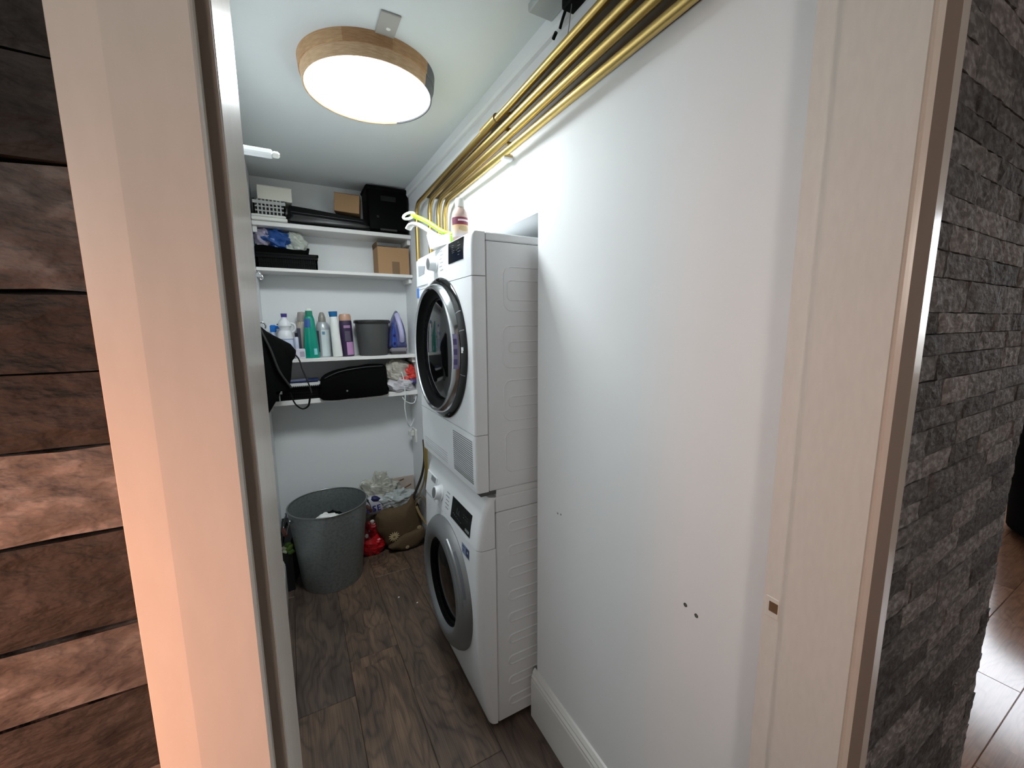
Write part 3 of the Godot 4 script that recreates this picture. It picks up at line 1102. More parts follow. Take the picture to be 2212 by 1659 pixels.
func build_dryer() -> void:
	var prof := [[0.893, 0.489], [0.93, 0.4855], [1.1, 0.4845], [1.5, 0.484], [1.66, 0.4855], [1.695, 0.488], [1.706, 0.494]]
	var t := thing("tumble_dryer", "white tumble dryer with black and chrome round door stacked on the washing machine", "tumble dryer", Vector3(0.8, 0.893, -1.437))
	var st := surf()
	box(st, Vector3(0.531, 0.893, Z_FAR), Vector3(1.09, 1.681, Z_NEAR), 0.003)
	wobj("body", st, M.white2, t)
	st = surf()
	box(st, Vector3(0.53, 1.6825, Z_FAR), Vector3(1.09, 1.706, Z_NEAR), 0.003)
	wobj("worktop", st, M.white2, t)
	st = surf()
	front_panel(st, prof, 0.893, 1.0835, 0.529, 0.009, 8)
	var kick := wobj("kick_panel", st, M.white, t)
	st = surf()
	front_panel(st, prof, 1.0855, 1.5765, 0.529, 0.009, 8)
	wobj("front_panel", st, M.white, t)
	st = surf()
	front_panel(st, prof, 1.5785, 1.706, 0.529, 0.009, 12)
	var cp := wobj("control_panel", st, M.white, t)
	for s in [[1.475, 1.609, 0.592], [1.508, 1.568, 0.604], [1.296, 1.428, 0.585], [1.345, 1.378, 0.607], [1.122, 1.254, 0.588], [1.168, 1.2, 0.607], [0.948, 1.087, 0.592]]:
		st = surf()
		rib(st, s[2], 0.8, s[0], s[1], 0.026 if s[1] - s[0] > 0.1 else 0.012, 0.0026)
		wobj("side_rib", st, M.white2, t)
	# door
	var dx := Transform3D(TO_LEFT, Vector3(0.4845, 1.345, -1.437))
	st = surf()
	lathe(st, [Vector2(0.254, -0.004), Vector2(0.255, 0.005), Vector2(0.25, 0.012), Vector2(0.238, 0.0175), Vector2(0.228, 0.019)], 80, dx)
	wobj("door_rim", st, M.black_gloss, t)
	st = surf()
	lathe(st, [Vector2(0.2335, 0.016), Vector2(0.2325, 0.022), Vector2(0.2265, 0.037), Vector2(0.222, 0.0405), Vector2(0.216, 0.0405), Vector2(0.212, 0.036)], 80, dx)
	wobj("door_ring", st, M.chrome, t, "chrome door ring")
	st = surf()
	lathe(st, [Vector2(0.213, 0.037), Vector2(0.2, 0.018), Vector2(0.19, 0.012), Vector2(0.183, 0.011)], 80, dx)
	wobj("door_bezel", st, M.black, t)
	st = surf()
	lathe(st, [Vector2(0.184, 0.009), Vector2(0.17, 0.014), Vector2(0.12, 0.021), Vector2(0.06, 0.0245), Vector2(0, 0.0255)], 80, dx)
	wobj("door_glass", st, M.black_gloss, t)
	st = surf()
	lathe(st, [Vector2(0.2327, 0.0222), Vector2(0.2268, 0.0375)], 14, dx, 1.31, 1.8)
	var im := Image.create_empty(8, 64, false, Image.FORMAT_RGB8)
	wobj("energy_label", st, mt(Color(0.55, 0.53, 0.68), 0.5), t, "lilac printed label on the door ring")
	for k in 3:
		st = surf()
		lathe(st, [Vector2(0.2315, 0.0262), Vector2(0.2275, 0.0372)], 3, dx, 1.38 + 0.14 * k, 1.46 + 0.14 * k)
		wobj("label_print", st, mt(Color(0.34, 0.31, 0.5), 0.5), t)
	st = surf()
	lathe(st, [Vector2(0.2492, 0.0128), Vector2(0.2405, 0.0168)], 4, dx, 1.50, 1.545)
	lathe(st, [Vector2(0.2475, 0.0136), Vector2(0.2405, 0.0168)], 3, dx, 1.548, 1.575)
	wobj("door_mark", st, M.white, t, "small white mark on the black rim")
	for a in [1.02, 1.28, 1.86]:
		st = surf()
		lathe(st, [Vector2(0.2545, 0.0065), Vector2(0.2505, 0.0125), Vector2(0.2385, 0.018)], 1, dx, a, a + 0.012)
		wobj("rim_line", st, M.grey_line, t)
	# controls
	st = surf()
	slab(st, [on_front(prof, 1.7, -1.203, 0.0052), on_front(prof, 1.7, -1.336, 0.0052), on_front(prof, 1.634, -1.336, 0.0014), on_front(prof, 1.634, -1.203, 0.0014)])
	obj("display", st, print_mat(display_tex(0), 0.12), cp, "black touch display")
	st = surf()
	var kx := Transform3D(TO_LEFT, Vector3(0.4855, 1.652, -1.475))
	lathe(st, [Vector2(0.029, -0.003), Vector2(0.029, 0.003), Vector2(0.0245, 0.006), Vector2(0.023, 0.026), Vector2(0.021, 0.029), Vector2(0, 0.03)], 36, kx)
	var knob := wobj("knob", st, M.white, t)
	st = surf()
	lathe(st, [Vector2(0.0205, 0.0295), Vector2(0, 0.0308)], 30, kx)
	obj("knob_face", st, M.silver, knob, "grey knob face")
	st = surf()
	slab(st, [on_front(prof, 1.695, -1.575, 0.0045), on_front(prof, 1.695, -1.722, 0.0045), on_front(prof, 1.592, -1.722, 0.0025), on_front(prof, 1.592, -1.575, 0.0025)])
	var dr := obj("water_drawer", st, M.white, cp)
	st = surf()
	slab(st, [on_front(prof, 1.662, -1.6, 0.0045), on_front(prof, 1.672, -1.69, 0.0048), on_front(prof, 1.63, -1.69, 0.0031), on_front(prof, 1.634, -1.612, 0.0031)])
	obj("drawer_grip", st, mt(Color(0.66, 0.68, 0.7), 0.4), dr)
	for k in 6:
		st = surf()
		var y := 1.692 - 0.013 * k
		var z := -1.405 + 0.01 * (k % 2)
		slab(st, [on_front(prof, y, z, 0.001), on_front(prof, y, z - 0.03, 0.001), on_front(prof, y - 0.003, z - 0.03, 0.001), on_front(prof, y - 0.003, z, 0.001)])
		obj("programme_line", st, mt(Color(0.72, 0.73, 0.75), 0.5), cp)
	st = surf()
	slab(st, [on_front(prof, 1.585, -1.700, 0.003), on_front(prof, 1.585, -1.722, 0.003), on_front(prof, 1.545, -1.722, 0.003), on_front(prof, 1.545, -1.700, 0.003)])
	wobj("blue_tag", st, mt(Color(0.25, 0.45, 0.75), 0.5), t, "small blue tag beside the door")
	# grille and small print of the kick panel
	st = surf()
	slab(st, [on_front(prof, 1.07, -1.155, 0.0008), on_front(prof, 1.07, -1.356, 0.0008), on_front(prof, 0.907, -1.356, 0.0008), on_front(prof, 0.907, -1.155, 0.0008)])
	var gr := obj("grille", st, M.white, kick)
	for k in 20:
		st = surf()
		var y := 1.062 - 0.0074 * k
		slab(st, [on_front(prof, y, -1.163, 0.0015), on_front(prof, y, -1.338, 0.0015), on_front(prof, y - 0.0032, -1.338, 0.0015), on_front(prof, y - 0.0032, -1.163, 0.0015)])
		obj("slot", st, M.grey_line, kick)
	for k in 5:
		st = surf()
		var y := 0.955 - 0.0095 * k
		slab(st, [on_front(prof, y, -1.41, 0.0005), on_front(prof, y, -1.69, 0.0005), on_front(prof, y - 0.0025, -1.69, 0.0005), on_front(prof, y - 0.0025, -1.41, 0.0005)])
		obj("small_print", st, mt(Color(0.68, 0.69, 0.71), 0.5), kick)

func build_dryer_top() -> void:
	# bottle with a coloured label
	var t := thing("detergent_bottle", "small clear bottle with orange and purple label standing on the dryer", "bottle", Vector3(0.518, 1.706, -1.306))
	var st := surf()
	lathe(st, [Vector2(0, 0), Vector2(0.024, 0), Vector2(0.026, 0.004), Vector2(0.026, 0.075), Vector2(0.024, 0.09), Vector2(0.0145, 0.104), Vector2(0.0125, 0.11), Vector2(0, 0.11)], 28)
	obj("body", st, mt(Color(0.82, 0.72, 0.68), 0.2), t)
	st = surf()
	lathe(st, [Vector2(0.0145, 0.106), Vector2(0.0148, 0.13), Vector2(0.013, 0.133), Vector2(0, 0.133)], 24)
	obj("cap", st, M.white_matt, t)
	var im := Image.create_empty(128, 64, false, Image.FORMAT_RGB8)
	for y in 64:
		for x in 128:
			var c := Color(0.9, 0.72, 0.5).lerp(Color(0.86, 0.84, 0.86), clampf((y - 20) / 40.0, 0, 1))
			if y < 24:
				c = Color(0.34, 0.25, 0.4).lerp(Color(0.6, 0.22, 0.26), clampf(x / 128.0, 0, 1))
			if y > 6 and y < 13 and x % 64 > 18 and x % 64 < 52:
				c = Color(0.93, 0.88, 0.92)
			if Vector2(x % 64 - 34, (y - 36) * 1.6).length() < 14:
				c = Color(0.85, 0.62, 0.55) if (x / 3 + y / 4) % 2 else Color(0.72, 0.76, 0.5)
			im.set_pixel(x, y, c)
	st = surf()
	for i in 28:
		var a0 := TAU * i / 28
		var a1 := TAU * (i + 1) / 28
		var r := 0.0264
		quad_uv(st, [Vector3(cos(a0) * r, 0.072, sin(a0) * r), Vector3(cos(a1) * r, 0.072, sin(a1) * r), Vector3(cos(a1) * r, 0.01, sin(a1) * r), Vector3(cos(a0) * r, 0.01, sin(a0) * r)],
			[Vector2(1.0 - i / 28.0, 0), Vector2(1.0 - (i + 1) / 28.0, 0), Vector2(1.0 - (i + 1) / 28.0, 1), Vector2(1.0 - i / 28.0, 1)], Vector3(cos(a0), 0, sin(a0)))
	obj("label_band", st, print_mat(ImageTexture.create_from_image(im), 0.35), t)
	# dustpan: tray on the dryer, handle rising away to the left
	var u := Vector3(-0.214, 0, -0.977)
	var v := Vector3(0.977, 0, -0.214)
	var o := Vector3(0.497, 1.7065, -1.352)
	t = thing("dustpan", "white plastic dustpan lying on the dryer with its handle raised", "dustpan", o)
	st = surf()
	var fr := Transform3D(Basis(u, Vector3.UP, v), Vector3.ZERO)
	var side := [Vector2(0, 0.003), Vector2(0, 0.034), Vector2(0.07, 0.034), Vector2(0.12, 0.046), Vector2(0.15, 0.06), Vector2(0.15, 0.052), Vector2(0.13, 0.003)]
	prism(st, side, fr, 0.0, 0.003)
	prism(st, side, fr, 0.097, 0.1)
	prism(st, [Vector2(0, 0), Vector2(0, 0.003), Vector2(0.13, 0.004), Vector2(0.15, 0.052), Vector2(0.155, 0.052), Vector2(0.134, 0)], fr, 0.0, 0.1)
	obj("tray", st, M.white_matt, t)
	st = surf()
	var hp := []
	for p in curve([Vector3(0.12, 0.045, 0.04), Vector3(0.155, 0.058, 0.034), Vector3(0.2, 0.085, 0.022), Vector3(0.24, 0.106, 0.01), Vector3(0.268, 0.108, 0.0), Vector3(0.285, 0.095, -0.005)], 5):
		hp.append(fr * p)
	tube(st, hp, 0.016, 10, 0.5)
	obj("handle", st, M.white_matt, t)
	t = thing("hand_brush", "lime green hand brush with a white loop end lying in the dustpan", "brush", o + fr * Vector3(0, 0.012, 0.05))
	st = surf()
	var bp := []
	for p in curve([Vector3(0.05, 0.03, 0.0), Vector3(0.12, 0.053, -0.005), Vector3(0.2, 0.1, -0.022), Vector3(0.28, 0.135, -0.036)], 5):
		bp.append(fr * p)
	tube(st, bp, 0.0105, 10, 0.8)
	obj("handle", st, mt(Color(0.56, 0.8, 0.14), 0.35), t)
	st = surf()
	var lp := []
	for k in 17:
		var a := TAU * k / 16
		lp.append(fr * Vector3(0.31 + 0.04 * cos(a), 0.1395 + 0.008 * cos(a) + 0.014 * sin(a), -0.038 + 0.012 * sin(a)))
	tube(st, lp, 0.0052, 8)
	obj("loop", st, mt(Color(0.88, 0.92, 0.82), 0.4), t)
	st = surf()
	box(st, Vector3(-0.005, 0.0, -0.03), Vector3(0.06, 0.022, 0.03), 0.004, Transform3D(fr.basis, fr * Vector3(0.0, 0.0, 0.0)))
	obj("bristle_head", st, mt(Color(0.5, 0.72, 0.15), 0.5), t)

# ------------------------------------------------------------------ shelves and what stands on them

const SHELF_FRONT := -2.56
const TOP1 := 1.979
const TOP2 := 1.743
const TOP3 := 1.251
const TOP4 := 1.019

func build_shelves() -> void:
	var spec := [
		[TOP1, 0.023, "top white wall shelf under the ceiling, carrying black cases"],
		[TOP2, 0.018, "second white wall shelf from the top, carrying a black crate and an open carton"],
		[TOP3, 0.02, "third white wall shelf, carrying the row of bottles, bucket and iron"],
		[TOP4, 0.027, "lowest white wall shelf, carrying the black laptop bag"]]
	for s in spec:
		var y: float = s[0]
		var t := thing("wall_shelf", s[2], "shelf", Vector3(0.28, y - s[1], -2.65), 0.0, "white shelves across the back wall")
		var st := surf()
		box(st, Vector3(LEFT_X + 0.001, y - s[1], BACK_Z + 0.001), Vector3(WALL_X - 0.001, y, SHELF_FRONT), 0.002)
		wobj("board", st, M.shelf, t)
		for x in [LEFT_X + 0.001, WALL_X - 0.021]:
			st = surf()
			box(st, Vector3(x, y - s[1] - 0.032, BACK_Z + 0.001), Vector3(x + 0.02, y - s[1], -2.585), 0.002)
			wobj("cleat", st, M.shelf, t)

# A basket of bars: open box with a grid of holes in its walls. lo..hi outside, nx/nz holes along the sides, ny up.
func lattice(st: SurfaceTool, lo: Vector3, hi: Vector3, nx: int, nz: int, ny: int, bar: float, rim: float) -> void:
	for side in 4:
		var along_x := side < 2
		var a0 := lo.x if along_x else lo.z
		var a1 := hi.x if along_x else hi.z
		var fixed: float = [hi.z, lo.z, lo.x, hi.x][side]
		var n := nx if along_x else nz
		for i in n + 1:
			var a := lerpf(a0, a1, float(i) / n)
			var c := Vector3(a, 0, fixed) if along_x else Vector3(fixed, 0, a)
			box(st, Vector3(c.x - bar / 2, lo.y, c.z - bar / 2), Vector3(c.x + bar / 2, hi.y, c.z + bar / 2))
		for j in ny + 1:
			var y := lerpf(lo.y + bar / 2, hi.y - rim, float(j) / ny)
			var w := rim if j == ny else bar
			if along_x:
				box(st, Vector3(a0 - w / 3, y - w / 2, fixed - w / 2.6), Vector3(a1 + w / 3, y + w / 2, fixed + w / 2.6))
			else:
				box(st, Vector3(fixed - w / 2.6, y - w / 2, a0), Vector3(fixed + w / 2.6, y + w / 2, a1))
	box(st, Vector3(lo.x, lo.y, lo.z), Vector3(hi.x, lo.y + 0.003, hi.z))

func build_top_shelf_things() -> void:
	# flat white tray under the basket
	var t := thing("tray", "flat white tray under the white basket at the end of the top shelf", "tray", Vector3(-0.045, TOP1, -2.635))
	var st := surf()
	box(st, Vector3(-0.088, 0, -0.09), Vector3(0.076, 0.016, 0.095), 0.003)
	obj("slab", st, M.white_matt, t)
	st = surf()
	box(st, Vector3(-0.088, 0.018, -0.09), Vector3(0.07, 0.03, 0.09), 0.004)
	obj("lid", st, M.white_matt, t)
	t = thing("plastic_basket", "small white plastic basket with square holes on the top shelf", "basket", Vector3(-0.045, TOP1 + 0.03, -2.63))
	st = surf()
	lattice(st, Vector3(-0.072, 0, -0.07), Vector3(0.066, 0.082, 0.055), 8, 6, 3, 0.0065, 0.016)
	obj("mesh_walls", st, mt(Color(0.72, 0.73, 0.72), 0.5), t)
	st = surf()
	box(st, Vector3(-0.06, 0.004, -0.06), Vector3(0.055, 0.05, 0.044), 0.004)
	obj("lining", st, mt(Color(0.25, 0.25, 0.25), 0.8), t)
	t = thing("carton", "white carton lying on top of the white basket", "box", Vector3(-0.022, TOP1 + 0.112, -2.64), 0.05)
	st = surf()
	box(st, Vector3(-0.08, 0, -0.075), Vector3(0.08, 0.068, 0.062), 0.002)
	obj("body", st, mt(Color(0.9, 0.89, 0.84), 0.7), t)
	st = surf()
	box(st, Vector3(-0.08, 0.0675, -0.075), Vector3(0.081, 0.0705, 0.0635), 0.001)
	obj("lid_flap", st, mt(Color(0.92, 0.91, 0.87), 0.7), t)
	# long black case
	t = thing("flat_case", "long flat black case under the small tilted carton on the top shelf", "case", Vector3(0.235, TOP1, -2.65), -0.02)
	st = surf()
	prism(st, outline([Vector2(-0.195, 0.006), Vector2(0.195, 0.006), Vector2(0.2, 0.03), Vector2(0.19, 0.062), Vector2(0.15, 0.07), Vector2(-0.15, 0.096), Vector2(-0.192, 0.09), Vector2(-0.2, 0.05)], 4), Transform3D.IDENTITY, -0.09, 0.07, true)
	obj("shell", st, M.black, t)
	st = surf()
	puff(st, outline([Vector2(-0.185, 0.012), Vector2(0.18, 0.01), Vector2(0.185, 0.04), Vector2(-0.16, 0.056), Vector2(-0.188, 0.045)], 4), Transform3D.IDENTITY, [[0.068, 1.0], [0.078, 0.97], [0.083, 0.88]])
	obj("front_pocket", st, mt(Color(0.05, 0.05, 0.058), 0.3), t)
	st = surf()
	tube(st, [Vector3(-0.185, 0.066, 0.0715), Vector3(0.185, 0.051, 0.0715)], 0.004, 6)
	obj("zip", st, mt(Color(0.13, 0.13, 0.15), 0.25), t)
	st = surf()
	box(st, Vector3(-0.191, 0.004, -0.08), Vector3(0.19, 0.0, 0.06))
	obj("base", st, M.black_matt, t)
	t = thing("small_carton", "small plain brown carton tilted on top of the long black case", "box", Vector3(0.348, TOP1 + 0.094, -2.65), -0.22)
	st = surf()
	box(st, Vector3(-0.067, 0, -0.05), Vector3(0.067, 0.099, 0.066), 0.0015, Transform3D(Basis(Vector3(0, 0, 1), -0.07), Vector3(0, 0.004, 0)))
	obj("body", st, M.card, t)
	st = surf()
	box(st, Vector3(-0.068, 0.0985, -0.05), Vector3(0.068, 0.1005, 0.067), 0.0005, Transform3D(Basis(Vector3(0, 0, 1), -0.07), Vector3(0, 0.004, 0)))
	obj("flap", st, M.card_dark, t)
	# big black box with a recessed grip
	t = thing("black_box", "large black plastic box nearly touching the ceiling at the right of the top shelf", "box", Vector3(0.563, TOP1, -2.655))
	st = surf()
	box(st, Vector3(-0.118, 0.008, -0.088), Vector3(0.122, 0.255, 0.085), 0.012)
	obj("body", st, M.black, t)
	st = surf()
	box(st, Vector3(-0.124, 0.238, -0.092), Vector3(0.128, 0.262, 0.09), 0.008)
	obj("lid", st, M.black_matt, t)
	st = surf()
	box(st, Vector3(-0.04, 0.182, 0.0835), Vector3(0.05, 0.212, 0.0868), 0.004)
	obj("grip_recess", st, M.black_gloss, t)
	st = surf()
	box(st, Vector3(-0.05, 0.012, 0.083), Vector3(0.05, 0.026, 0.09), 0.003)
	obj("bottom_label", st, mt(Color(0.14, 0.14, 0.14), 0.5), t)
	st = surf()
	lathe(st, [Vector2(0.008, 0), Vector2(0.007, 0.004), Vector2(0, 0.004)], 12, Transform3D(Basis(Vector3.RIGHT, PI / 2), Vector3(-0.06, 0.09, 0.085)))
	obj("catch", st, mt(Color(0.1, 0.1, 0.1), 0.3), t)

func build_second_shelf_things() -> void:
	var t := thing("slatted_crate", "black plastic crate holding bags at the left of the second shelf", "crate", Vector3(0.012, TOP2, -2.645))
	var st := surf()
	lattice(st, Vector3(-0.14, 0, -0.085), Vector3(0.148, 0.074, 0.072), 26, 12, 2, 0.0045, 0.014)
	obj("slats", st, M.black, t)
	st = surf()
	box(st, Vector3(-0.134, 0.003, -0.08), Vector3(0.142, 0.066, 0.066), 0.003)
	obj("lining", st, mt(Color(0.02, 0.02, 0.02), 0.9), t)
	st = surf()
	box(st, Vector3(-0.144, 0.066, 0.068), Vector3(0.157, 0.082, 0.077), 0.003)
	box(st, Vector3(-0.144, 0.066, -0.09), Vector3(0.157, 0.082, -0.082), 0.003)
	box(st, Vector3(0.146, 0.066, -0.09), Vector3(0.157, 0.082, 0.077), 0.003)
	obj("rim", st, M.black, t)
	t = thing("folded_bag", "black folded bag lying in the crate on the second shelf", "bag", Vector3(-0.004, TOP2 + 0.068, -2.65))
	st = surf()
	puff(st, outline([Vector2(-0.125, 0.0), Vector2(0.11, 0.0), Vector2(0.128, 0.03), Vector2(0.132, 0.052), Vector2(0.11, 0.036), Vector2(-0.02, 0.044), Vector2(-0.122, 0.052)], 4), Transform3D.IDENTITY, [[-0.07, 0.8], [-0.05, 1.0], [0.04, 1.0], [0.06, 0.9]], 0.006, 4)
	obj("cloth", st, M.black_cloth, t)
	t = thing("blue_bag", "crumpled blue plastic bag on top of the crate", "bag", Vector3(-0.05, TOP2 + 0.112, -2.645))
	st = surf()
	lump(st, Vector3(0.012, 0.04, 0), Vector3(0.066, 0.048, 0.06), 0.55, 16.0, 7, 0.0, 28, 16, true)
	obj("film", st, mt(Color(0.13, 0.3, 0.56), 0.35), t)
	st = surf()
	lump(st, Vector3(-0.042, 0.048, 0.02), Vector3(0.036, 0.04, 0.035), 0.5, 20.0, 9, 0.004, 24, 14, true)
	obj("print", st, mt(Color(0.6, 0.58, 0.66), 0.4), t, "pale printed part")
	t = thing("white_bag", "pale greyish white crumpled bag beside the blue bag on the crate", "bag", Vector3(0.065, TOP2 + 0.108, -2.655))
	st = surf()
	lump(st, Vector3(-0.01, 0.03, 0), Vector3(0.058, 0.056, 0.05), 0.4, 14.0, 13, 0.0, 28, 16, true)
	obj("film", st, mt(Color(0.72, 0.74, 0.71), 0.5), t)
	# open carton with brown tape
	t = thing("open_carton", "brown cardboard carton with a strip of tape, flaps open, on the second shelf", "box", Vector3(0.585, TOP2, -2.645), 0.0)
	st = surf()
	box(st, Vector3(-0.094, 0, -0.075), Vector3(0.092, 0.157, -0.072))
	box(st, Vector3(-0.094, 0, 0.072), Vector3(0.092, 0.157, 0.075))
	box(st, Vector3(-0.094, 0, -0.072), Vector3(-0.091, 0.157, 0.072))
	box(st, Vector3(0.089, 0, -0.072), Vector3(0.092, 0.157, 0.072))
	box(st, Vector3(-0.092, 0, -0.073), Vector3(0.09, 0.004, 0.073))
	obj("body", st, M.card, t)
	for f in [[-0.094, 0.062, -0.075, 0.02, -0.4], [-0.09, 0.05, 0.07, 0.025, 0.0]]:
		st = surf()
		box(st, Vector3(f[0], 0, -0.0015), Vector3(f[1], 0.036, 0.0015), 0.0, Transform3D(Basis(Vector3.RIGHT, f[4]), Vector3(0, 0.156, f[2])))
		if f[4] < 0:
			obj("flap", st, M.card_dark, t)
	st = surf()
	box(st, Vector3(-0.0945, 0.156, -0.07), Vector3(-0.0915, 0.19, 0.06), 0.0)
	obj("flap", st, M.card_dark, t)
	st = surf()
	box(st, Vector3(-0.012, 0.0, 0.0745), Vector3(0.033, 0.074, 0.0756))
	obj("tape", st, M.tape, t, "darker strip of parcel tape")
	# hooks below the shelf on the left wall
	for k in 2:
		t = thing("wall_hook", ["upper of two small shiny hooks under the second shelf by the left lining", "lower of two small shiny hooks under the second shelf by the left lining"][k], "hook", Vector3(-0.121 + 0.012 * k, 1.705 - 0.014 * k, -2.49), 0.0, "small hooks on the left wall")
		st = surf()
		tube(st, curve([Vector3(-0.012, 0.0, 0), Vector3(0.0, 0.004, 0), Vector3(0.006, -0.01, 0.002), Vector3(0.0, -0.022, 0.003), Vector3(-0.006, -0.016, 0.003)], 4), 0.0026, 7)
		obj("prong", st, M.chrome, t)
		st = surf()
		box(st, Vector3(-0.016 - 0.012 * k, -0.008, -0.008), Vector3(-0.011, 0.01, 0.008), 0.001)
		obj("plate", st, M.chrome, t)

func bottle(called: String, label: String, x: float, z: float, y: float, body: Array, bm: Material, cap: Array, cm: Material, squash := 1.0, lean := 0.0) -> Node3D:
	var t := thing(called, label, "bottle", Vector3(x, y, z))
	var xf := Transform3D(Basis(Vector3(0, 0, 1), lean) * Basis.from_scale(Vector3(1, 1, squash)), Vector3.ZERO)
	var st := surf()
	lathe(st, body, 28, xf)
	obj("body", st, bm, t)
	st = surf()
	lathe(st, cap, 24, xf)
	obj("cap", st, cm, t)
	return t

func band(t: Node3D, called: String, r0: float, r1: float, y0: float, y1: float, a0: float, a1: float, m: Material, squash := 1.0, lean := 0.0) -> void:
	var st := surf()
	lathe(st, [Vector2(r0, y0), Vector2(r1, y1)], 16, Transform3D(Basis(Vector3(0, 0, 1), lean) * Basis.from_scale(Vector3(1, 1, squash)), Vector3.ZERO), a0, a1)
	obj(called, st, m, t)

func build_third_shelf_things() -> void:
	var milky := mt(Color(0.87, 0.88, 0.9), 0.35)
	# bleach bottle with a grip
	var t := bottle("bleach_bottle", "white bottle with purple cap, nearest the hanging black bag", -0.026, -2.62, TOP3,
		[Vector2(0, 0), Vector2(0.038, 0), Vector2(0.04, 0.006), Vector2(0.04, 0.125), Vector2(0.036, 0.145), Vector2(0.027, 0.158), Vector2(0.027, 0.172), Vector2(0.034, 0.184), Vector2(0.031, 0.205), Vector2(0.014, 0.226), Vector2(0.0125, 0.238), Vector2(0, 0.238)], milky,
		[Vector2(0.0145, 0.232), Vector2(0.0155, 0.252), Vector2(0, 0.252)], mt(Color(0.25, 0.2, 0.5), 0.4))
	band(t, "label_band", 0.0404, 0.0404, 0.03, 0.11, 0.3, 2.9, mt(Color(0.78, 0.82, 0.9), 0.4))
	band(t, "label_line", 0.0407, 0.0407, 0.108, 0.113, 0.3, 2.9, mt(Color(0.55, 0.6, 0.72), 0.4))
	var st := surf()
	tube(st, curve([Vector3(0.03, 0.2, 0.004), Vector3(0.048, 0.19, 0.006), Vector3(0.05, 0.165, 0.006), Vector3(0.036, 0.148, 0.004)], 5), 0.0065, 8)
	obj("grip", st, milky, t)
	# blue sprayer whose head shows behind the hanging bag
	t = thing("spray_bottle", "bottle with bright blue spray head, half hidden by the hanging black bag", "bottle", Vector3(-0.087, TOP3, -2.685))
	st = surf()
	lathe(st, [Vector2(0, 0), Vector2(0.03, 0), Vector2(0.032, 0.005), Vector2(0.03, 0.1), Vector2(0.013, 0.135), Vector2(0.012, 0.15), Vector2(0, 0.15)], 22)
	obj("body", st, mt(Color(0.75, 0.8, 0.88), 0.3), t)
	st = surf()
	box(st, Vector3(-0.014, 0.148, -0.012), Vector3(0.018, 0.19, 0.012), 0.006)
	box(st, Vector3(0.014, 0.168, -0.008), Vector3(0.042, 0.186, 0.008), 0.004)
	obj("spray_head", st, mt(Color(0.1, 0.45, 0.8), 0.35), t)
	st = surf()
	box(st, Vector3(0.02, 0.19, -0.007), Vector3(0.04, 0.196, 0.007), 0.003)
	obj("nozzle", st, M.black, t)
	# white packet with a little bottle on it
	t = thing("small_box", "small white box lying at the front of the third shelf before the beige can", "box", Vector3(0.046, TOP3, -2.6))
	st = surf()
	box(st, Vector3(-0.028, 0, -0.03), Vector3(0.02, 0.055, 0.025), 0.003)
	obj("body", st, mt(Color(0.83, 0.82, 0.86), 0.5), t)
	st = surf()
	box(st, Vector3(-0.008, 0.01, 0.0245), Vector3(0.016, 0.04, 0.0256))
	obj("printed_panel", st, mt(Color(0.66, 0.63, 0.7), 0.5), t)
	bottle("dropper_bottle", "tiny white bottle with a black cap standing on the small white box", 0.027, -2.6, TOP3 + 0.055,
		[Vector2(0, 0), Vector2(0.0095, 0), Vector2(0.0105, 0.003), Vector2(0.0105, 0.062), Vector2(0.006, 0.07), Vector2(0, 0.07)], mt(Color(0.75, 0.78, 0.86), 0.4),
		[Vector2(0.0075, 0.066), Vector2(0.0075, 0.09), Vector2(0, 0.09)], mt(Color(0.06, 0.06, 0.14), 0.4))
	# beige aerosol behind
	t = bottle("beige_can", "beige aerosol can with a translucent grey cap behind the green bottle", 0.066, -2.69, TOP3,
		[Vector2(0, 0), Vector2(0.031, 0), Vector2(0.033, 0.004), Vector2(0.033, 0.19), Vector2(0.027, 0.208), Vector2(0, 0.21)], mt(Color(0.78, 0.74, 0.7), 0.35),
		[Vector2(0.0265, 0.205), Vector2(0.0265, 0.235), Vector2(0.022, 0.262), Vector2(0, 0.266)], mt(Color(0.62, 0.6, 0.58), 0.35))
	band(t, "neck_band", 0.0335, 0.0275, 0.188, 0.208, 0, TAU, mt(Color(0.66, 0.62, 0.42), 0.3))
	band(t, "side_print", 0.0335, 0.0335, 0.02, 0.17, 2.0, 3.2, mt(Color(0.35, 0.36, 0.42), 0.4))
	# green bottle
	t = bottle("green_bottle", "tall tapering green bottle with a white top on the third shelf", 0.099, -2.6, TOP3,
		[Vector2(0, 0), Vector2(0.039, 0), Vector2(0.041, 0.005), Vector2(0.037, 0.08), Vector2(0.031, 0.17), Vector2(0.026, 0.222), Vector2(0.022, 0.235), Vector2(0, 0.235)], mt(Color(0.02, 0.56, 0.48), 0.22),
		[Vector2(0.0215, 0.232), Vector2(0.0215, 0.24), Vector2(0.019, 0.243), Vector2(0.018, 0.268), Vector2(0, 0.27)], mt(Color(0.05, 0.5, 0.4), 0.3), 0.7)
	band(t, "spout", 0.0165, 0.014, 0.268, 0.282, 0, TAU, M.white_matt, 0.7)
	st = surf()
	lathe(st, [Vector2(0.014, 0.282), Vector2(0, 0.284)], 20, Transform3D(Basis.from_scale(Vector3(1, 1, 0.7)), Vector3.ZERO))
	obj("spout_top", st, M.white_matt, t)
	band(t, "blue_print", 0.0308, 0.0262, 0.175, 0.222, 1.5, 2.9, mt(Color(0.2, 0.36, 0.62), 0.3), 0.72)
	band(t, "label_patch", 0.0402, 0.0388, 0.02, 0.055, 0.75, 1.25, mt(Color(0.55, 0.82, 0.85), 0.4), 0.72)
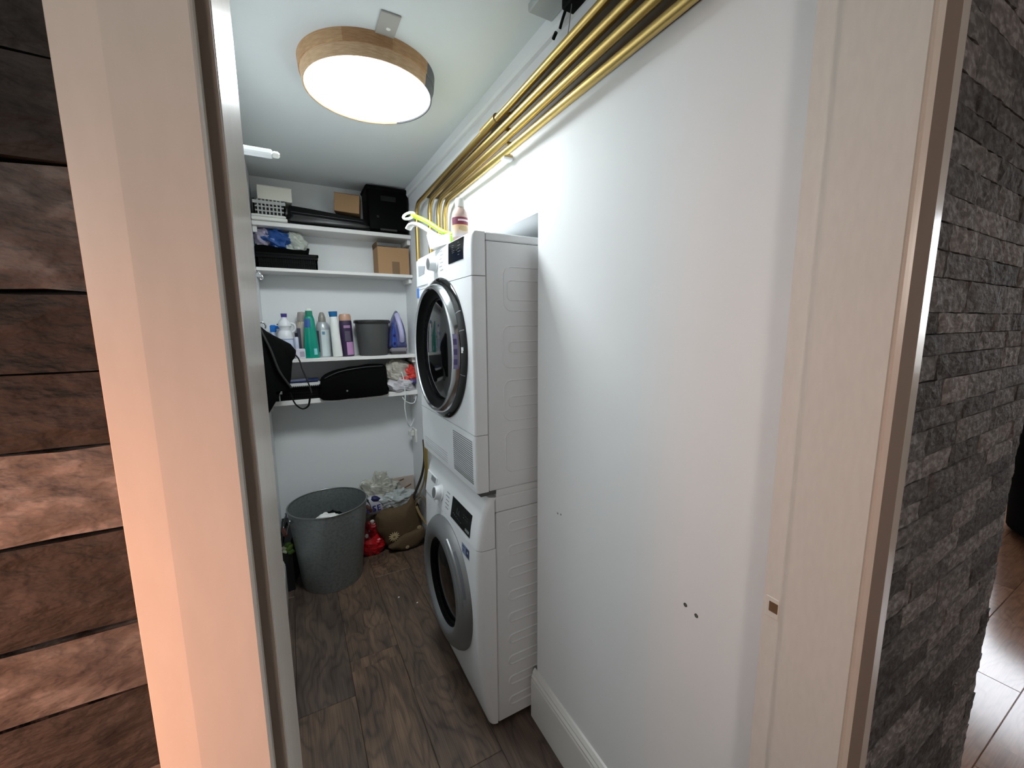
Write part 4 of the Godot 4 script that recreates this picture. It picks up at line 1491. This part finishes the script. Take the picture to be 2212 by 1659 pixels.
	# silver aerosol
	t = bottle("silver_can", "silver grey aerosol can with a grey spray top, between green and white bottles", 0.169, -2.667, TOP3,
		[Vector2(0, 0), Vector2(0.036, 0), Vector2(0.0375, 0.005), Vector2(0.0375, 0.165), Vector2(0.033, 0.19), Vector2(0.024, 0.205), Vector2(0, 0.206)], mt(Color(0.7, 0.73, 0.75), 0.3, 0.3),
		[Vector2(0.021, 0.204), Vector2(0.02, 0.23), Vector2(0.013, 0.255), Vector2(0.008, 0.262), Vector2(0, 0.262)], mt(Color(0.55, 0.54, 0.51), 0.3))
	band(t, "white_label", 0.0379, 0.0379, 0.006, 0.16, 0.2, 1.9, mt(Color(0.82, 0.86, 0.87), 0.4))
	band(t, "blue_mark", 0.0382, 0.0382, 0.132, 0.15, 1.35, 1.75, mt(Color(0.4, 0.55, 0.65), 0.4))
	band(t, "dark_mark", 0.0379, 0.0379, 0.03, 0.155, 2.2, 3.0, mt(Color(0.3, 0.32, 0.38), 0.4))
	# slim white bottle with a blue cap
	t = bottle("white_bottle", "slim white bottle with a blue cap, leaning slightly, beside the silver can", 0.238, -2.6, TOP3 + 0.003,
		[Vector2(0, 0), Vector2(0.026, 0), Vector2(0.0275, 0.006), Vector2(0.025, 0.11), Vector2(0.0225, 0.2), Vector2(0.02, 0.234), Vector2(0, 0.236)], mt(Color(0.9, 0.91, 0.9), 0.35),
		[Vector2(0.0215, 0.233), Vector2(0.024, 0.263), Vector2(0, 0.264)], mt(Color(0.06, 0.38, 0.6), 0.35), 0.75, 0.05)
	# purple bottle
	t = bottle("purple_bottle", "dark purple bottle with a peach cap and pink label next to the dark bucket", 0.298, -2.625, TOP3 + 0.0015,
		[Vector2(0, 0), Vector2(0.033, 0), Vector2(0.0355, 0.005), Vector2(0.0355, 0.2), Vector2(0.033, 0.215), Vector2(0, 0.217)], mt(Color(0.2, 0.14, 0.27), 0.35),
		[Vector2(0.0345, 0.212), Vector2(0.034, 0.238), Vector2(0.028, 0.25), Vector2(0, 0.252)], mt(Color(0.74, 0.58, 0.49), 0.35), 0.8, 0.03)
	band(t, "pink_label", 0.0361, 0.0361, 0.008, 0.085, 0.5, 1.75, mt(Color(0.7, 0.52, 0.7), 0.4), 0.8, 0.03)
	band(t, "scroll_print", 0.0361, 0.0361, 0.168, 0.184, 0.9, 2.0, mt(Color(0.62, 0.48, 0.62), 0.4), 0.8, 0.03)
	band(t, "grey_print", 0.0361, 0.0361, 0.09, 0.15, 1.0, 1.9, mt(Color(0.33, 0.3, 0.38), 0.4), 0.8, 0.03)
	# dark grey bucket
	t = thing("plastic_bucket", "small dark grey plastic bucket between the purple bottle and the iron", "bucket", Vector3(0.448, TOP3, -2.642))
	st = surf()
	lathe(st, [Vector2(0, 0.004), Vector2(0.078, 0.004), Vector2(0.08, 0), Vector2(0.083, 0.003), Vector2(0.1, 0.2), Vector2(0.1, 0.203)], 44)
	lathe(st, [Vector2(0.1, 0.203), Vector2(0.097, 0.203), Vector2(0.08, 0.008), Vector2(0, 0.008)], 44)
	obj("body", st, mt(Color(0.27, 0.275, 0.27), 0.5), t)
	st = surf()
	lathe(st, [Vector2(0.1, 0.196), Vector2(0.107, 0.197), Vector2(0.1085, 0.204), Vector2(0.1065, 0.214), Vector2(0.1, 0.217), Vector2(0.096, 0.214), Vector2(0.096, 0.2)], 44)
	obj("rim", st, mt(Color(0.1, 0.1, 0.1), 0.4), t)
	# iron standing on its heel
	t = thing("iron", "blue and lilac clothes iron standing on its heel beside the dark grey bucket", "iron", Vector3(0.604, TOP3, -2.645), -0.12)
	var sole := outline([Vector2(0.0, 0.278), Vector2(-0.028, 0.235), Vector2(-0.053, 0.16), Vector2(-0.06, 0.08), Vector2(-0.057, 0.03), Vector2(0.05, 0.03), Vector2(0.056, 0.08), Vector2(0.05, 0.16), Vector2(0.027, 0.235)], 4)
	st = surf()
	prism(st, sole, Transform3D.IDENTITY, -0.062, -0.054)
	obj("soleplate", st, M.silver, t)
	st = surf()
	puff(st, sole, Transform3D.IDENTITY, [[-0.054, 0.97], [-0.03, 0.96], [-0.005, 0.86], [0.01, 0.66], [0.016, 0.4]])
	obj("shell", st, mt(Color(0.34, 0.36, 0.55), 0.25), t)
	st = surf()
	puff(st, outline([Vector2(-0.028, 0.2), Vector2(-0.04, 0.12), Vector2(-0.04, 0.05), Vector2(-0.01, 0.045), Vector2(-0.012, 0.14)], 4), Transform3D.IDENTITY, [[-0.02, 1.0], [0.01, 1.0], [0.019, 0.8]])
	obj("water_tank", st, mt(Color(0.2, 0.3, 0.62), 0.15), t)
	st = surf()
	tube(st, curve([Vector3(0.002, 0.25, -0.014), Vector3(0.004, 0.222, 0.016), Vector3(0.014, 0.17, 0.034), Vector3(0.02, 0.12, 0.036), Vector3(0.022, 0.085, 0.012)], 5), 0.0165, 12)
	obj("handle", st, mt(Color(0.72, 0.71, 0.85), 0.35), t)
	st = surf()
	box(st, Vector3(-0.054, 0.012, -0.058), Vector3(0.052, 0.042, 0.03), 0.01)
	obj("heel", st, mt(Color(0.5, 0.48, 0.5), 0.4), t)
	st = surf()
	box(st, Vector3(-0.048, 0.0, -0.05), Vector3(0.046, 0.013, 0.025), 0.004)
	obj("heel_rest", st, mt(Color(0.25, 0.22, 0.22), 0.5), t)
	for k in 2:
		st = surf()
		lathe(st, [Vector2(0.009, 0), Vector2(0.008, 0.006), Vector2(0, 0.007)], 14, Transform3D(Basis(Vector3.RIGHT, PI / 2), Vector3(-0.024, 0.12 - 0.05 * k, 0.018)))
		obj("button", st, mt(Color(0.12, 0.13, 0.4), 0.3), t)

func build_bottom_shelf_things() -> void:
	# black mesh basket with papers
	var t := thing("mesh_basket", "black mesh basket holding papers at the left of the lowest shelf", "basket", Vector3(0.02, TOP4, -2.645))
	var st := surf()
	lattice(st, Vector3(-0.118, 0, -0.08), Vector3(0.104, 0.078, 0.072), 22, 14, 4, 0.0038, 0.009)
	obj("mesh_walls", st, M.black, t)
	st = surf()
	box(st, Vector3(-0.11, 0.003, -0.074), Vector3(0.098, 0.062, 0.066), 0.0)
	obj("lining", st, mt(Color(0.05, 0.05, 0.05), 0.9), t)
	t = thing("paper_stack", "stack of white papers in the black mesh basket", "papers", Vector3(0.02, TOP4 + 0.064, -2.645), 0.06)
	for k in 4:
		st = surf()
		box(st, Vector3(-0.108 + 0.004 * k, 0.007 * k, -0.07), Vector3(0.1 + 0.003 * k, 0.007 * k + 0.0055, 0.07 - 0.006 * k), 0.0, Transform3D(Basis(Vector3.UP, 0.03 * (k - 1)), Vector3.ZERO))
		obj("sheaf", st, [M.white_matt, mt(Color(0.7, 0.71, 0.72), 0.7), M.white_matt, mt(Color(0.8, 0.8, 0.81), 0.7)][k], t)
	t = thing("blue_folder", "blue and grey folder on top of the papers in the basket", "folder", Vector3(0.04, TOP4 + 0.0925, -2.66), -0.05)
	st = surf()
	box(st, Vector3(-0.1, 0, -0.06), Vector3(0.085, 0.006, 0.055), 0.001, Transform3D(Basis(Vector3(0, 0, 1), 0.03), Vector3(0, 0.004, 0)))
	obj("cover", st, mt(Color(0.16, 0.22, 0.42), 0.45), t)
	st = surf()
	box(st, Vector3(-0.06, 0.006, -0.05), Vector3(0.03, 0.010, 0.05), 0.001, Transform3D(Basis(Vector3(0, 0, 1), 0.03), Vector3(0, 0.004, 0)))
	obj("sheet", st, mt(Color(0.5, 0.52, 0.6), 0.5), t)
	# laptop bag
	t = thing("laptop_bag", "black soft laptop bag sagging over the edge of the lowest shelf", "bag", Vector3(0.318, TOP4, -2.6))
	var o := outline([Vector2(-0.185, 0.004), Vector2(-0.19, 0.07), Vector2(-0.17, 0.115), Vector2(-0.08, 0.152), Vector2(0.05, 0.17), Vector2(0.165, 0.174), Vector2(0.188, 0.15), Vector2(0.19, 0.06), Vector2(0.184, 0.004), Vector2(0.0, 0.001)], 4)
	st = surf()
	puff(st, o, Transform3D.IDENTITY, [[-0.12, 0.84], [-0.1, 0.97], [-0.04, 1.0], [0.01, 1.0], [0.036, 0.985]], 0.006, 5)
	obj("body", st, M.black_cloth, t)
	st = surf()
	var o2 := outline([Vector2(-0.182, -0.012), Vector2(-0.186, 0.06), Vector2(-0.166, 0.1), Vector2(-0.07, 0.134), Vector2(0.06, 0.148), Vector2(0.16, 0.15), Vector2(0.182, 0.13), Vector2(0.185, 0.03), Vector2(0.178, -0.01), Vector2(0.0, -0.016)], 4)
	puff(st, o2, Transform3D.IDENTITY, [[0.042, 1.0], [0.058, 0.985], [0.068, 0.93]], 0.005, 6)
	obj("front_pocket", st, M.black_cloth, t)
	st = surf()
	tube(st, curve([Vector3(-0.165, 0.112, 0.036), Vector3(-0.08, 0.147, 0.038), Vector3(0.05, 0.165, 0.038), Vector3(0.165, 0.168, 0.036)], 6), 0.0035, 6)
	obj("zip", st, mt(Color(0.14, 0.14, 0.15), 0.4), t)
	st = surf()
	lathe(st, [Vector2(0.006, 0), Vector2(0.005, 0.003), Vector2(0, 0.0035)], 10, Transform3D(Basis(Vector3.RIGHT, PI / 2), Vector3(-0.05, 0.035, 0.0685)))
	obj("stud", st, M.silver, t)
	# crumpled carrier bags
	t = thing("carrier_bag", "crumpled clear carrier bag with red print at the right end of the lowest shelf", "bag", Vector3(0.6, TOP4, -2.632))
	st = surf()
	lump(st, Vector3(-0.012, 0.115, -0.012), Vector3(0.078, 0.078, 0.07), 0.3, 11.0, 23, 0.04, 34, 22, true)
	obj("film", st, mt(Color(0.66, 0.64, 0.6), 0.4), t)
	st = surf()
	lump(st, Vector3(0.0, 0.035, 0.02), Vector3(0.088, 0.05, 0.06), 0.45, 12.0, 24, 0.0, 34, 20, true)
	obj("film", st, mt(Color(0.74, 0.73, 0.75), 0.4), t)
	for q in [[0.05, 0.115, 0.032, 0.034, 0.026], [0.062, 0.085, 0.04, 0.028, 0.02], [0.02, 0.078, 0.052, 0.03, 0.012], [0.066, 0.14, 0.02, 0.02, 0.02]]:
		st = surf()
		lump(st, Vector3(q[0], q[1], q[2]), Vector3(q[3], q[4], 0.022), 0.5, 22.0, 30, 0.0, 20, 12, true)
		obj("red_print", st, mt(Color(0.76, 0.2, 0.17), 0.4), t, "red printed part")
	st = surf()
	lump(st, Vector3(0.06, 0.056, 0.045), Vector3(0.03, 0.018, 0.02), 0.5, 20.0, 31, 0.0, 18, 10, true)
	obj("blue_print", st, mt(Color(0.3, 0.28, 0.5), 0.4), t)
	# white cable hanging from the shelf to a plug on the wall
	var c := surf()
	tube(c, curve([Vector3(0.596, 1.145, -2.556), Vector3(0.606, 1.09, -2.55), Vector3(0.61, 1.0, -2.548), Vector3(0.604, 0.92, -2.548), Vector3(0.612, 0.85, -2.552), Vector3(0.626, 0.8, -2.57), Vector3(0.645, 0.775, -2.6), Vector3(0.666, 0.785, -2.63), Vector3(0.678, 0.82, -2.62)], 7), 0.0034, 7)
	var cable := obj("white_cable", c, M.white)
	tag(cable, "white cable dangling from the carrier bag below the lowest shelf", "cable")
	c = surf()
	tube(c, curve([Vector3(0.592, 0.985, -2.552), Vector3(0.61, 0.957, -2.548), Vector3(0.64, 0.94, -2.55), Vector3(0.668, 0.94, -2.56), Vector3(0.684, 0.97, -2.57), Vector3(0.69, 1.0, -2.59)], 6), 0.003, 7)
	var loop := obj("cable_loop", c, M.white)
	tag(loop, "short white loop of cable under the right end of the lowest shelf", "cable")
	t = thing("wall_socket", "white plug socket on the right wall below the lowest shelf", "socket", Vector3(WALL_X, 0.70, -2.66))
	st = surf()
	box(st, Vector3(-0.012, -0.045, -0.045), Vector3(0, 0.045, 0.045), 0.004)
	obj("plate", st, M.white_matt, t)
	st = surf()
	box(st, Vector3(-0.045, -0.005, -0.024), Vector3(-0.012, 0.035, 0.022), 0.006)
	obj("plug", st, M.white_matt, t)
	# black bag hanging on the left wall
	t = thing("hanging_bag", "black bag hanging on the left wall in front of the bottles", "bag", Vector3(LEFT_X, 1.44, -2.31))
	st = surf()
	var hb := [Vector2(0.002, 0.0), Vector2(0.03, -0.028), Vector2(0.085, -0.066), Vector2(0.13, -0.098), Vector2(0.152, -0.132), Vector2(0.15, -0.155), Vector2(0.136, -0.172), Vector2(0.128, -0.215), Vector2(0.122, -0.262), Vector2(0.108, -0.315), Vector2(0.07, -0.335), Vector2(0.045, -0.378), Vector2(0.012, -0.43), Vector2(0.002, -0.43)]
	puff(st, hb, Transform3D.IDENTITY, [[-0.13, 0.88], [-0.11, 0.97], [-0.03, 1.0], [0.05, 0.98], [0.075, 0.9]], 0.008, 8)
	obj("body", st, M.black_cloth, t)
	st = surf()
	tube(st, curve([Vector3(0.004, 0.0, 0.06), Vector3(0.045, -0.11, 0.088), Vector3(0.075, -0.22, 0.09), Vector3(0.118, -0.305, 0.07)], 7), 0.011, 8, 0.45)
	obj("shoulder_strap", st, mt(Color(0.12, 0.12, 0.12), 0.8), t)
	st = surf()
	tube(st, curve([Vector3(0.142, -0.14, 0.06), Vector3(0.162, -0.17, 0.05), Vector3(0.176, -0.23, 0.04), Vector3(0.2, -0.31, 0.03), Vector3(0.206, -0.345, 0.03)], 6), 0.0035, 6)
	obj("cord", st, mt(Color(0.1, 0.1, 0.1), 0.8), t)
	st = surf()
	tube(st, curve([Vector3(0.112, -0.33, 0.06), Vector3(0.128, -0.385, 0.07), Vector3(0.158, -0.415, 0.07), Vector3(0.186, -0.405, 0.06), Vector3(0.196, -0.37, 0.05)], 6), 0.007, 8, 0.5)
	obj("strap_loop", st, M.black_matt, t)
	st = surf()
	box(st, Vector3(0.05, -0.336, 0.058), Vector3(0.078, -0.316, 0.075), 0.003)
	box(st, Vector3(0.062, -0.37, 0.058), Vector3(0.068, -0.336, 0.068), 0.002)
	obj("buckle", st, mt(Color(0.4, 0.4, 0.4), 0.4), t, "grey buckle")
	st = surf()
	tube(st, curve([Vector3(0.0, 0.01, 0), Vector3(0.022, 0.012, 0), Vector3(0.032, -0.002, 0), Vector3(0.03, -0.018, 0)], 4), 0.004, 7)
	var hook := obj("coat_hook", st, M.chrome)
	hook.position = Vector3(LEFT_X, 1.44, -2.31)
	tag(hook, "metal hook on the left wall that holds the black bag", "hook")

func build_floor_things() -> void:
	# galvanised bin
	var t := thing("metal_bin", "tall galvanised metal bin standing on the floor in front of the back wall", "bin", Vector3(0.114, 0, -2.391))
	var st := surf()
	lathe(st, [Vector2(0, 0.014), Vector2(0.15, 0.014), Vector2(0.153, 0.0), Vector2(0.157, 0.001), Vector2(0.158, 0.006), Vector2(0.2045, 0.448), Vector2(0.2045, 0.45)], 80)
	lathe(st, [Vector2(0.2045, 0.45), Vector2(0.202, 0.45), Vector2(0.154, 0.02), Vector2(0, 0.02)], 80)
	obj("body", st, M.galv, t)
	st = surf()
	var ring := []
	for k in 65:
		ring.append(Vector3(cos(TAU * k / 64) * 0.2045, 0.4535, sin(TAU * k / 64) * 0.2045))
	tube(st, ring, 0.004, 8)
	obj("rim", st, M.steel, t)
	for s in [[-0.985, 0.17], [0.985, -0.17]]:
		var d := Vector3(s[0], 0, s[1]).normalized()
		var n := Vector3(-d.z, 0, d.x)
		st = surf()
		tube(st, curve([d * 0.206 + n * 0.05 + Vector3.UP * 0.415, d * 0.212 + n * 0.052 + Vector3.UP * 0.40, d * 0.222 + n * 0.045 + Vector3.UP * 0.355, d * 0.224 + Vector3.UP * 0.345, d * 0.222 - n * 0.045 + Vector3.UP * 0.355, d * 0.212 - n * 0.052 + Vector3.UP * 0.40, d * 0.206 - n * 0.05 + Vector3.UP * 0.415], 5), 0.003, 7)
		obj("handle", st, M.steel, t)
		st = surf()
		tube(st, [d * 0.2235 - n * 0.034 + Vector3.UP * 0.3475, d * 0.2245 + Vector3.UP * 0.3455, d * 0.2235 + n * 0.034 + Vector3.UP * 0.3475], 0.0115, 12)
		obj("grip", st, mt(Color(0.34, 0.17, 0.12), 0.5), t, "brown wooden grip")
		for e in [-1, 1]:
			st = surf()
			box(st, Vector3(-0.012, -0.012, -0.003), Vector3(0.012, 0.012, 0.004), 0.003, Transform3D(Basis(n, Vector3.UP, d), d * 0.2035 + n * 0.05 * e + Vector3.UP * 0.418))
			obj("handle_ear", st, M.steel, t)
	t = thing("bin_contents", "dark crumpled rubbish inside the galvanised bin", "rubbish", Vector3(0.114, 0.02, -2.391))
	st = surf()
	lump(st, Vector3(0, 0.19, 0), Vector3(0.134, 0.16, 0.134), 0.2, 10.0, 40, 0.0, 32, 20, true)
	obj("bag", st, M.black_matt, t)
	t = thing("white_rag", "white crumpled cloth lying on the rubbish in the galvanised bin", "cloth", Vector3(0.105, 0.345, -2.31))
	st = surf()
	lump(st, Vector3(0, 0.03, 0), Vector3(0.07, 0.045, 0.045), 0.55, 16.0, 41, 0.0, 36, 22)
	obj("cloth", st, mt(Color(0.88, 0.88, 0.87), 0.8), t)
	# black shopping bag with green print
	t = thing("shopping_bag", "black shopping bag with green leaf print between the bin and the left wall", "bag", Vector3(-0.1, 0, -2.55))
	st = surf()
	prism(st, [Vector2(-0.032, 0.19), Vector2(0.02, 0.185), Vector2(0.014, 0.15), Vector2(0.05, -0.01), Vector2(0.075, -0.1), Vector2(0.07, -0.17), Vector2(-0.032, -0.17)], XZ, 0.0, 0.27)
	obj("body", st, mt(Color(0.035, 0.035, 0.035), 0.6), t)
	for k in 7:
		st = surf()
		var a := -0.2 + k * 0.9
		lump(st, Vector3(0.0 + 0.016 * sin(k * 2.3), 0.27 - 0.007 * k, 0.19 - 0.002 * (k % 3)), Vector3(0.017, 0.013, 0.006), 0.5, 40.0, 50 + k, 0.0, 14, 8)
		obj("leaf_print", st, [mt(Color(0.3, 0.42, 0.14), 0.6), mt(Color(0.45, 0.55, 0.2), 0.6), mt(Color(0.75, 0.78, 0.66), 0.6)][k % 3], t, "green and white printed leaf")
	st = surf()
	tube(st, curve([Vector3(-0.02, 0.265, 0.15), Vector3(-0.01, 0.32, 0.12), Vector3(0.0, 0.33, 0.04), Vector3(0.0, 0.265, -0.02)], 5), 0.006, 7, 0.5)
	obj("handle", st, M.black_matt, t)
	# beige board against the back wall
	st = surf()
	box(st, Vector3(-0.16, 0.0, -0.004), Vector3(0.15, 0.395, 0.004), 0.001)
	var bd := obj("board", st, M.board)
	bd.position = Vector3(0.535, 0.002, -2.686)
	bd.rotation = Vector3(-0.11, 0, 0.0)
	tag(bd, "beige board leaning on the back wall behind the bags", "board")
	for k in 2:
		st = surf()
		tube(st, [[Vector3(0.36, 0.345, -2.655), Vector3(0.6, 0.405, -2.655)], [Vector3(0.5, 0.285, -2.645), Vector3(0.58, 0.335, -2.645), Vector3(0.645, 0.365, -2.642)]][k], 0.0045, 7)
		var stick := obj("thin_stick", st, M.card_dark)
		tag(stick, ["long thin stick lying across the beige board behind the clear bag", "short bent stick just above the jute bag against the beige board"][k], "stick")
	# clear carrier bag with blue lettering
	t = thing("clear_bag", "crumpled clear carrier bag with blue lettering on top of the jute bag", "bag", Vector3(0.42, 0.18, -2.6))
	st = surf()
	lump(st, Vector3(0.0, 0.155, -0.015), Vector3(0.12, 0.13, 0.05), 0.42, 13.0, 61, 0.0, 64, 40, true)
	obj("film", st, mt(Color(0.68, 0.68, 0.64), 0.3), t)
	st = surf()
	lump(st, Vector3(-0.03, 0.13, 0.05), Vector3(0.085, 0.06, 0.03), 0.2, 9.0, 62, 0.0, 32, 18)
	obj("front_fold", st, mt(Color(0.72, 0.72, 0.76), 0.4), t)
	st = surf()
	lump(st, Vector3(0.105, 0.14, 0.04), Vector3(0.12, 0.05, 0.045), 0.4, 14.0, 63, 0.0, 56, 32, true)
	obj("front_fold", st, mt(Color(0.66, 0.68, 0.68), 0.35), t)
	var tm := TextMesh.new()
	tm.text = "USE"
	var f := SystemFont.new()
	f.font_names = PackedStringArray(["Droid Sans"])
	f.font_weight = 700
	tm.font = f
	tm.font_size = 64
	tm.pixel_size = 0.0008
	tm.depth = 0.006
	var lt := MeshInstance3D.new()
	lt.name = "lettering"
	lt.mesh = tm
	lt.material_override = mt(Color(0.14, 0.13, 0.42), 0.5)
	lt.position = Vector3(-0.045, 0.118, 0.08)
	lt.rotation = Vector3(-0.1, 0.1, 0.05)
	t.add_child(lt, true)
	st = surf()
	lump(st, Vector3(-0.03, 0.172, 0.06), Vector3(0.03, 0.018, 0.016), 0.5, 22.0, 64, 0.0, 16, 10)
	obj("blue_print", st, mt(Color(0.1, 0.1, 0.32), 0.5), t)
	# red packet
	t = thing("red_packet", "small red plastic packet on the floor beside the metal bin", "packet", Vector3(0.352, 0, -2.54))
	st = surf()
	lump(st, Vector3(0.0, 0.06, 0.0), Vector3(0.078, 0.068, 0.05), 0.28, 11.0, 71, 0.0, 30, 20, true)
	obj("film", st, mt(Color(0.72, 0.06, 0.1), 0.25), t)
	st = surf()
	lump(st, Vector3(-0.012, 0.145, 0.0), Vector3(0.05, 0.055, 0.036), 0.5, 16.0, 72, 0.05, 26, 16, true)
	obj("neck", st, mt(Color(0.55, 0.05, 0.09), 0.3), t)
	for q in [[0.012, 0.205, 0.0, 0.012], [-0.03, 0.135, 0.035, 0.012], [-0.01, 0.165, 0.03, 0.009]]:
		st = surf()
		lump(st, Vector3(q[0], q[1], q[2]), Vector3(q[3], q[3] * 1.2, 0.008), 0.5, 40.0, 73, 0.0, 12, 8)
		obj("white_print", st, mt(Color(0.8, 0.76, 0.74), 0.5), t)
	st = surf()
	box(st, Vector3(0.02, 0.04, 0.043), Vector3(0.056, 0.075, 0.052), 0.002, Transform3D(Basis(Vector3.UP, 0.35), Vector3.ZERO))
	obj("grey_label", st, mt(Color(0.35, 0.3, 0.42), 0.5), t)
	# jute bag with daisies
	t = thing("jute_bag", "brown jute bag with pale daisy print slumped on the floor next to the washing machine", "bag", Vector3(0.535, 0, -2.56))
	var jute := tri_map(mt(Color(0.42, 0.34, 0.24), 0.9), Vector3.ONE * 9.0, noise_tex(0.09, 81, [[0.0, Color(0.72, 0.7, 0.66)], [1.0, Color(1, 1, 1)]], 3, 256), noise_tex(0.11, 82, [], 2, 256), 0.15)
	st = surf()
	var jb := outline([Vector2(-0.15, 0.245), Vector2(-0.07, 0.28), Vector2(0.03, 0.285), Vector2(0.085, 0.33), Vector2(0.125, 0.235), Vector2(0.13, 0.1), Vector2(0.09, 0.025), Vector2(0.02, 0.003), Vector2(-0.07, 0.03), Vector2(-0.125, 0.09), Vector2(-0.15, 0.17)], 5)
	puff(st, jb, Transform3D.IDENTITY, [[-0.1, 0.55], [-0.085, 0.86], [-0.05, 1.0], [0.0, 1.02], [0.04, 1.0], [0.068, 0.9], [0.083, 0.7], [0.09, 0.35]], 0.022, 83)
	obj("body", st, jute, t)
	st = surf()
	puff(st, outline([Vector2(-0.09, 0.045), Vector2(-0.02, 0.1), Vector2(0.06, 0.115), Vector2(0.135, 0.13), Vector2(0.14, 0.06), Vector2(0.085, 0.012), Vector2(0.0, 0.004), Vector2(-0.06, 0.02)], 4), Transform3D.IDENTITY, [[0.04, 0.9], [0.08, 1.0], [0.105, 0.92], [0.115, 0.6]], 0.012, 84)
	obj("front_fold", st, jute, t)
	for q in [[-0.055, 0.11, 0.096, 0.034], [0.02, 0.03, 0.118, 0.012], [0.105, 0.135, 0.1, 0.014]]:
		var fl := surf()
		var star := []
		for k in 52:
			var a := TAU * k / 52
			star.append(Vector2(q[0] + cos(a) * q[3] * (0.72 + 0.28 * cos(a * 13.0)), q[1] + sin(a) * q[3] * (0.72 + 0.28 * cos(a * 13.0))))
		prism(fl, star, Transform3D.IDENTITY, q[2] - 0.004, q[2] + 0.002)
		var dz := obj("daisy_print", fl, mt(Color(0.74, 0.66, 0.5), 0.85), t, "pale printed daisy")
		fl = surf()
		lathe(fl, [Vector2(q[3] * 0.24, 0.0), Vector2(q[3] * 0.2, 0.002), Vector2(0, 0.0025)], 12, Transform3D(Basis(Vector3.RIGHT, PI / 2), Vector3(q[0], q[1], q[2] + 0.0018)))
		obj("daisy_eye", fl, mt(Color(0.5, 0.4, 0.26), 0.85), dz)
	for q in [[[Vector3(0.07, 0.27, 0.03), Vector3(0.1, 0.36, 0.06), Vector3(0.135, 0.48, 0.1), Vector3(0.148, 0.6, 0.13), Vector3(0.15, 0.72, 0.12)], Color(0.17, 0.13, 0.1), 0.014], [[Vector3(0.09, 0.26, 0.06), Vector3(0.12, 0.36, 0.09), Vector3(0.145, 0.45, 0.115), Vector3(0.15, 0.53, 0.14)], Color(0.5, 0.43, 0.32), 0.009], [[Vector3(0.1, 0.3, 0.06), Vector3(0.13, 0.34, 0.1), Vector3(0.15, 0.3, 0.13), Vector3(0.152, 0.22, 0.14)], Color(0.4, 0.36, 0.3), 0.011], [[Vector3(0.1, 0.27, 0.07), Vector3(0.115, 0.22, 0.1), Vector3(0.14, 0.17, 0.12), Vector3(0.15, 0.16, 0.15)], Color(0.52, 0.44, 0.3), 0.01]]:
		st = surf()
		tube(st, curve(q[0], 6), q[2], 8, 0.4)
		obj("strap", st, mt(q[1], 0.9), t)
	# crumbs
	for k in 2:
		st = surf()
		lump(st, Vector3.ZERO, Vector3(0.005, 0.003, 0.004), 0.3, 60.0, 91, -0.002, 8, 6)
		var cr := obj("paper_scrap", st, M.white_matt)
		cr.position = [Vector3(0.4, 0.002, -2.02), Vector3(0.475, 0.002, -1.93)][k]
		tag(cr, ["tiny white scrap on the floor boards farther from the washing machine", "tiny white scrap on the floor boards close to the washing machine door"][k], "scrap")
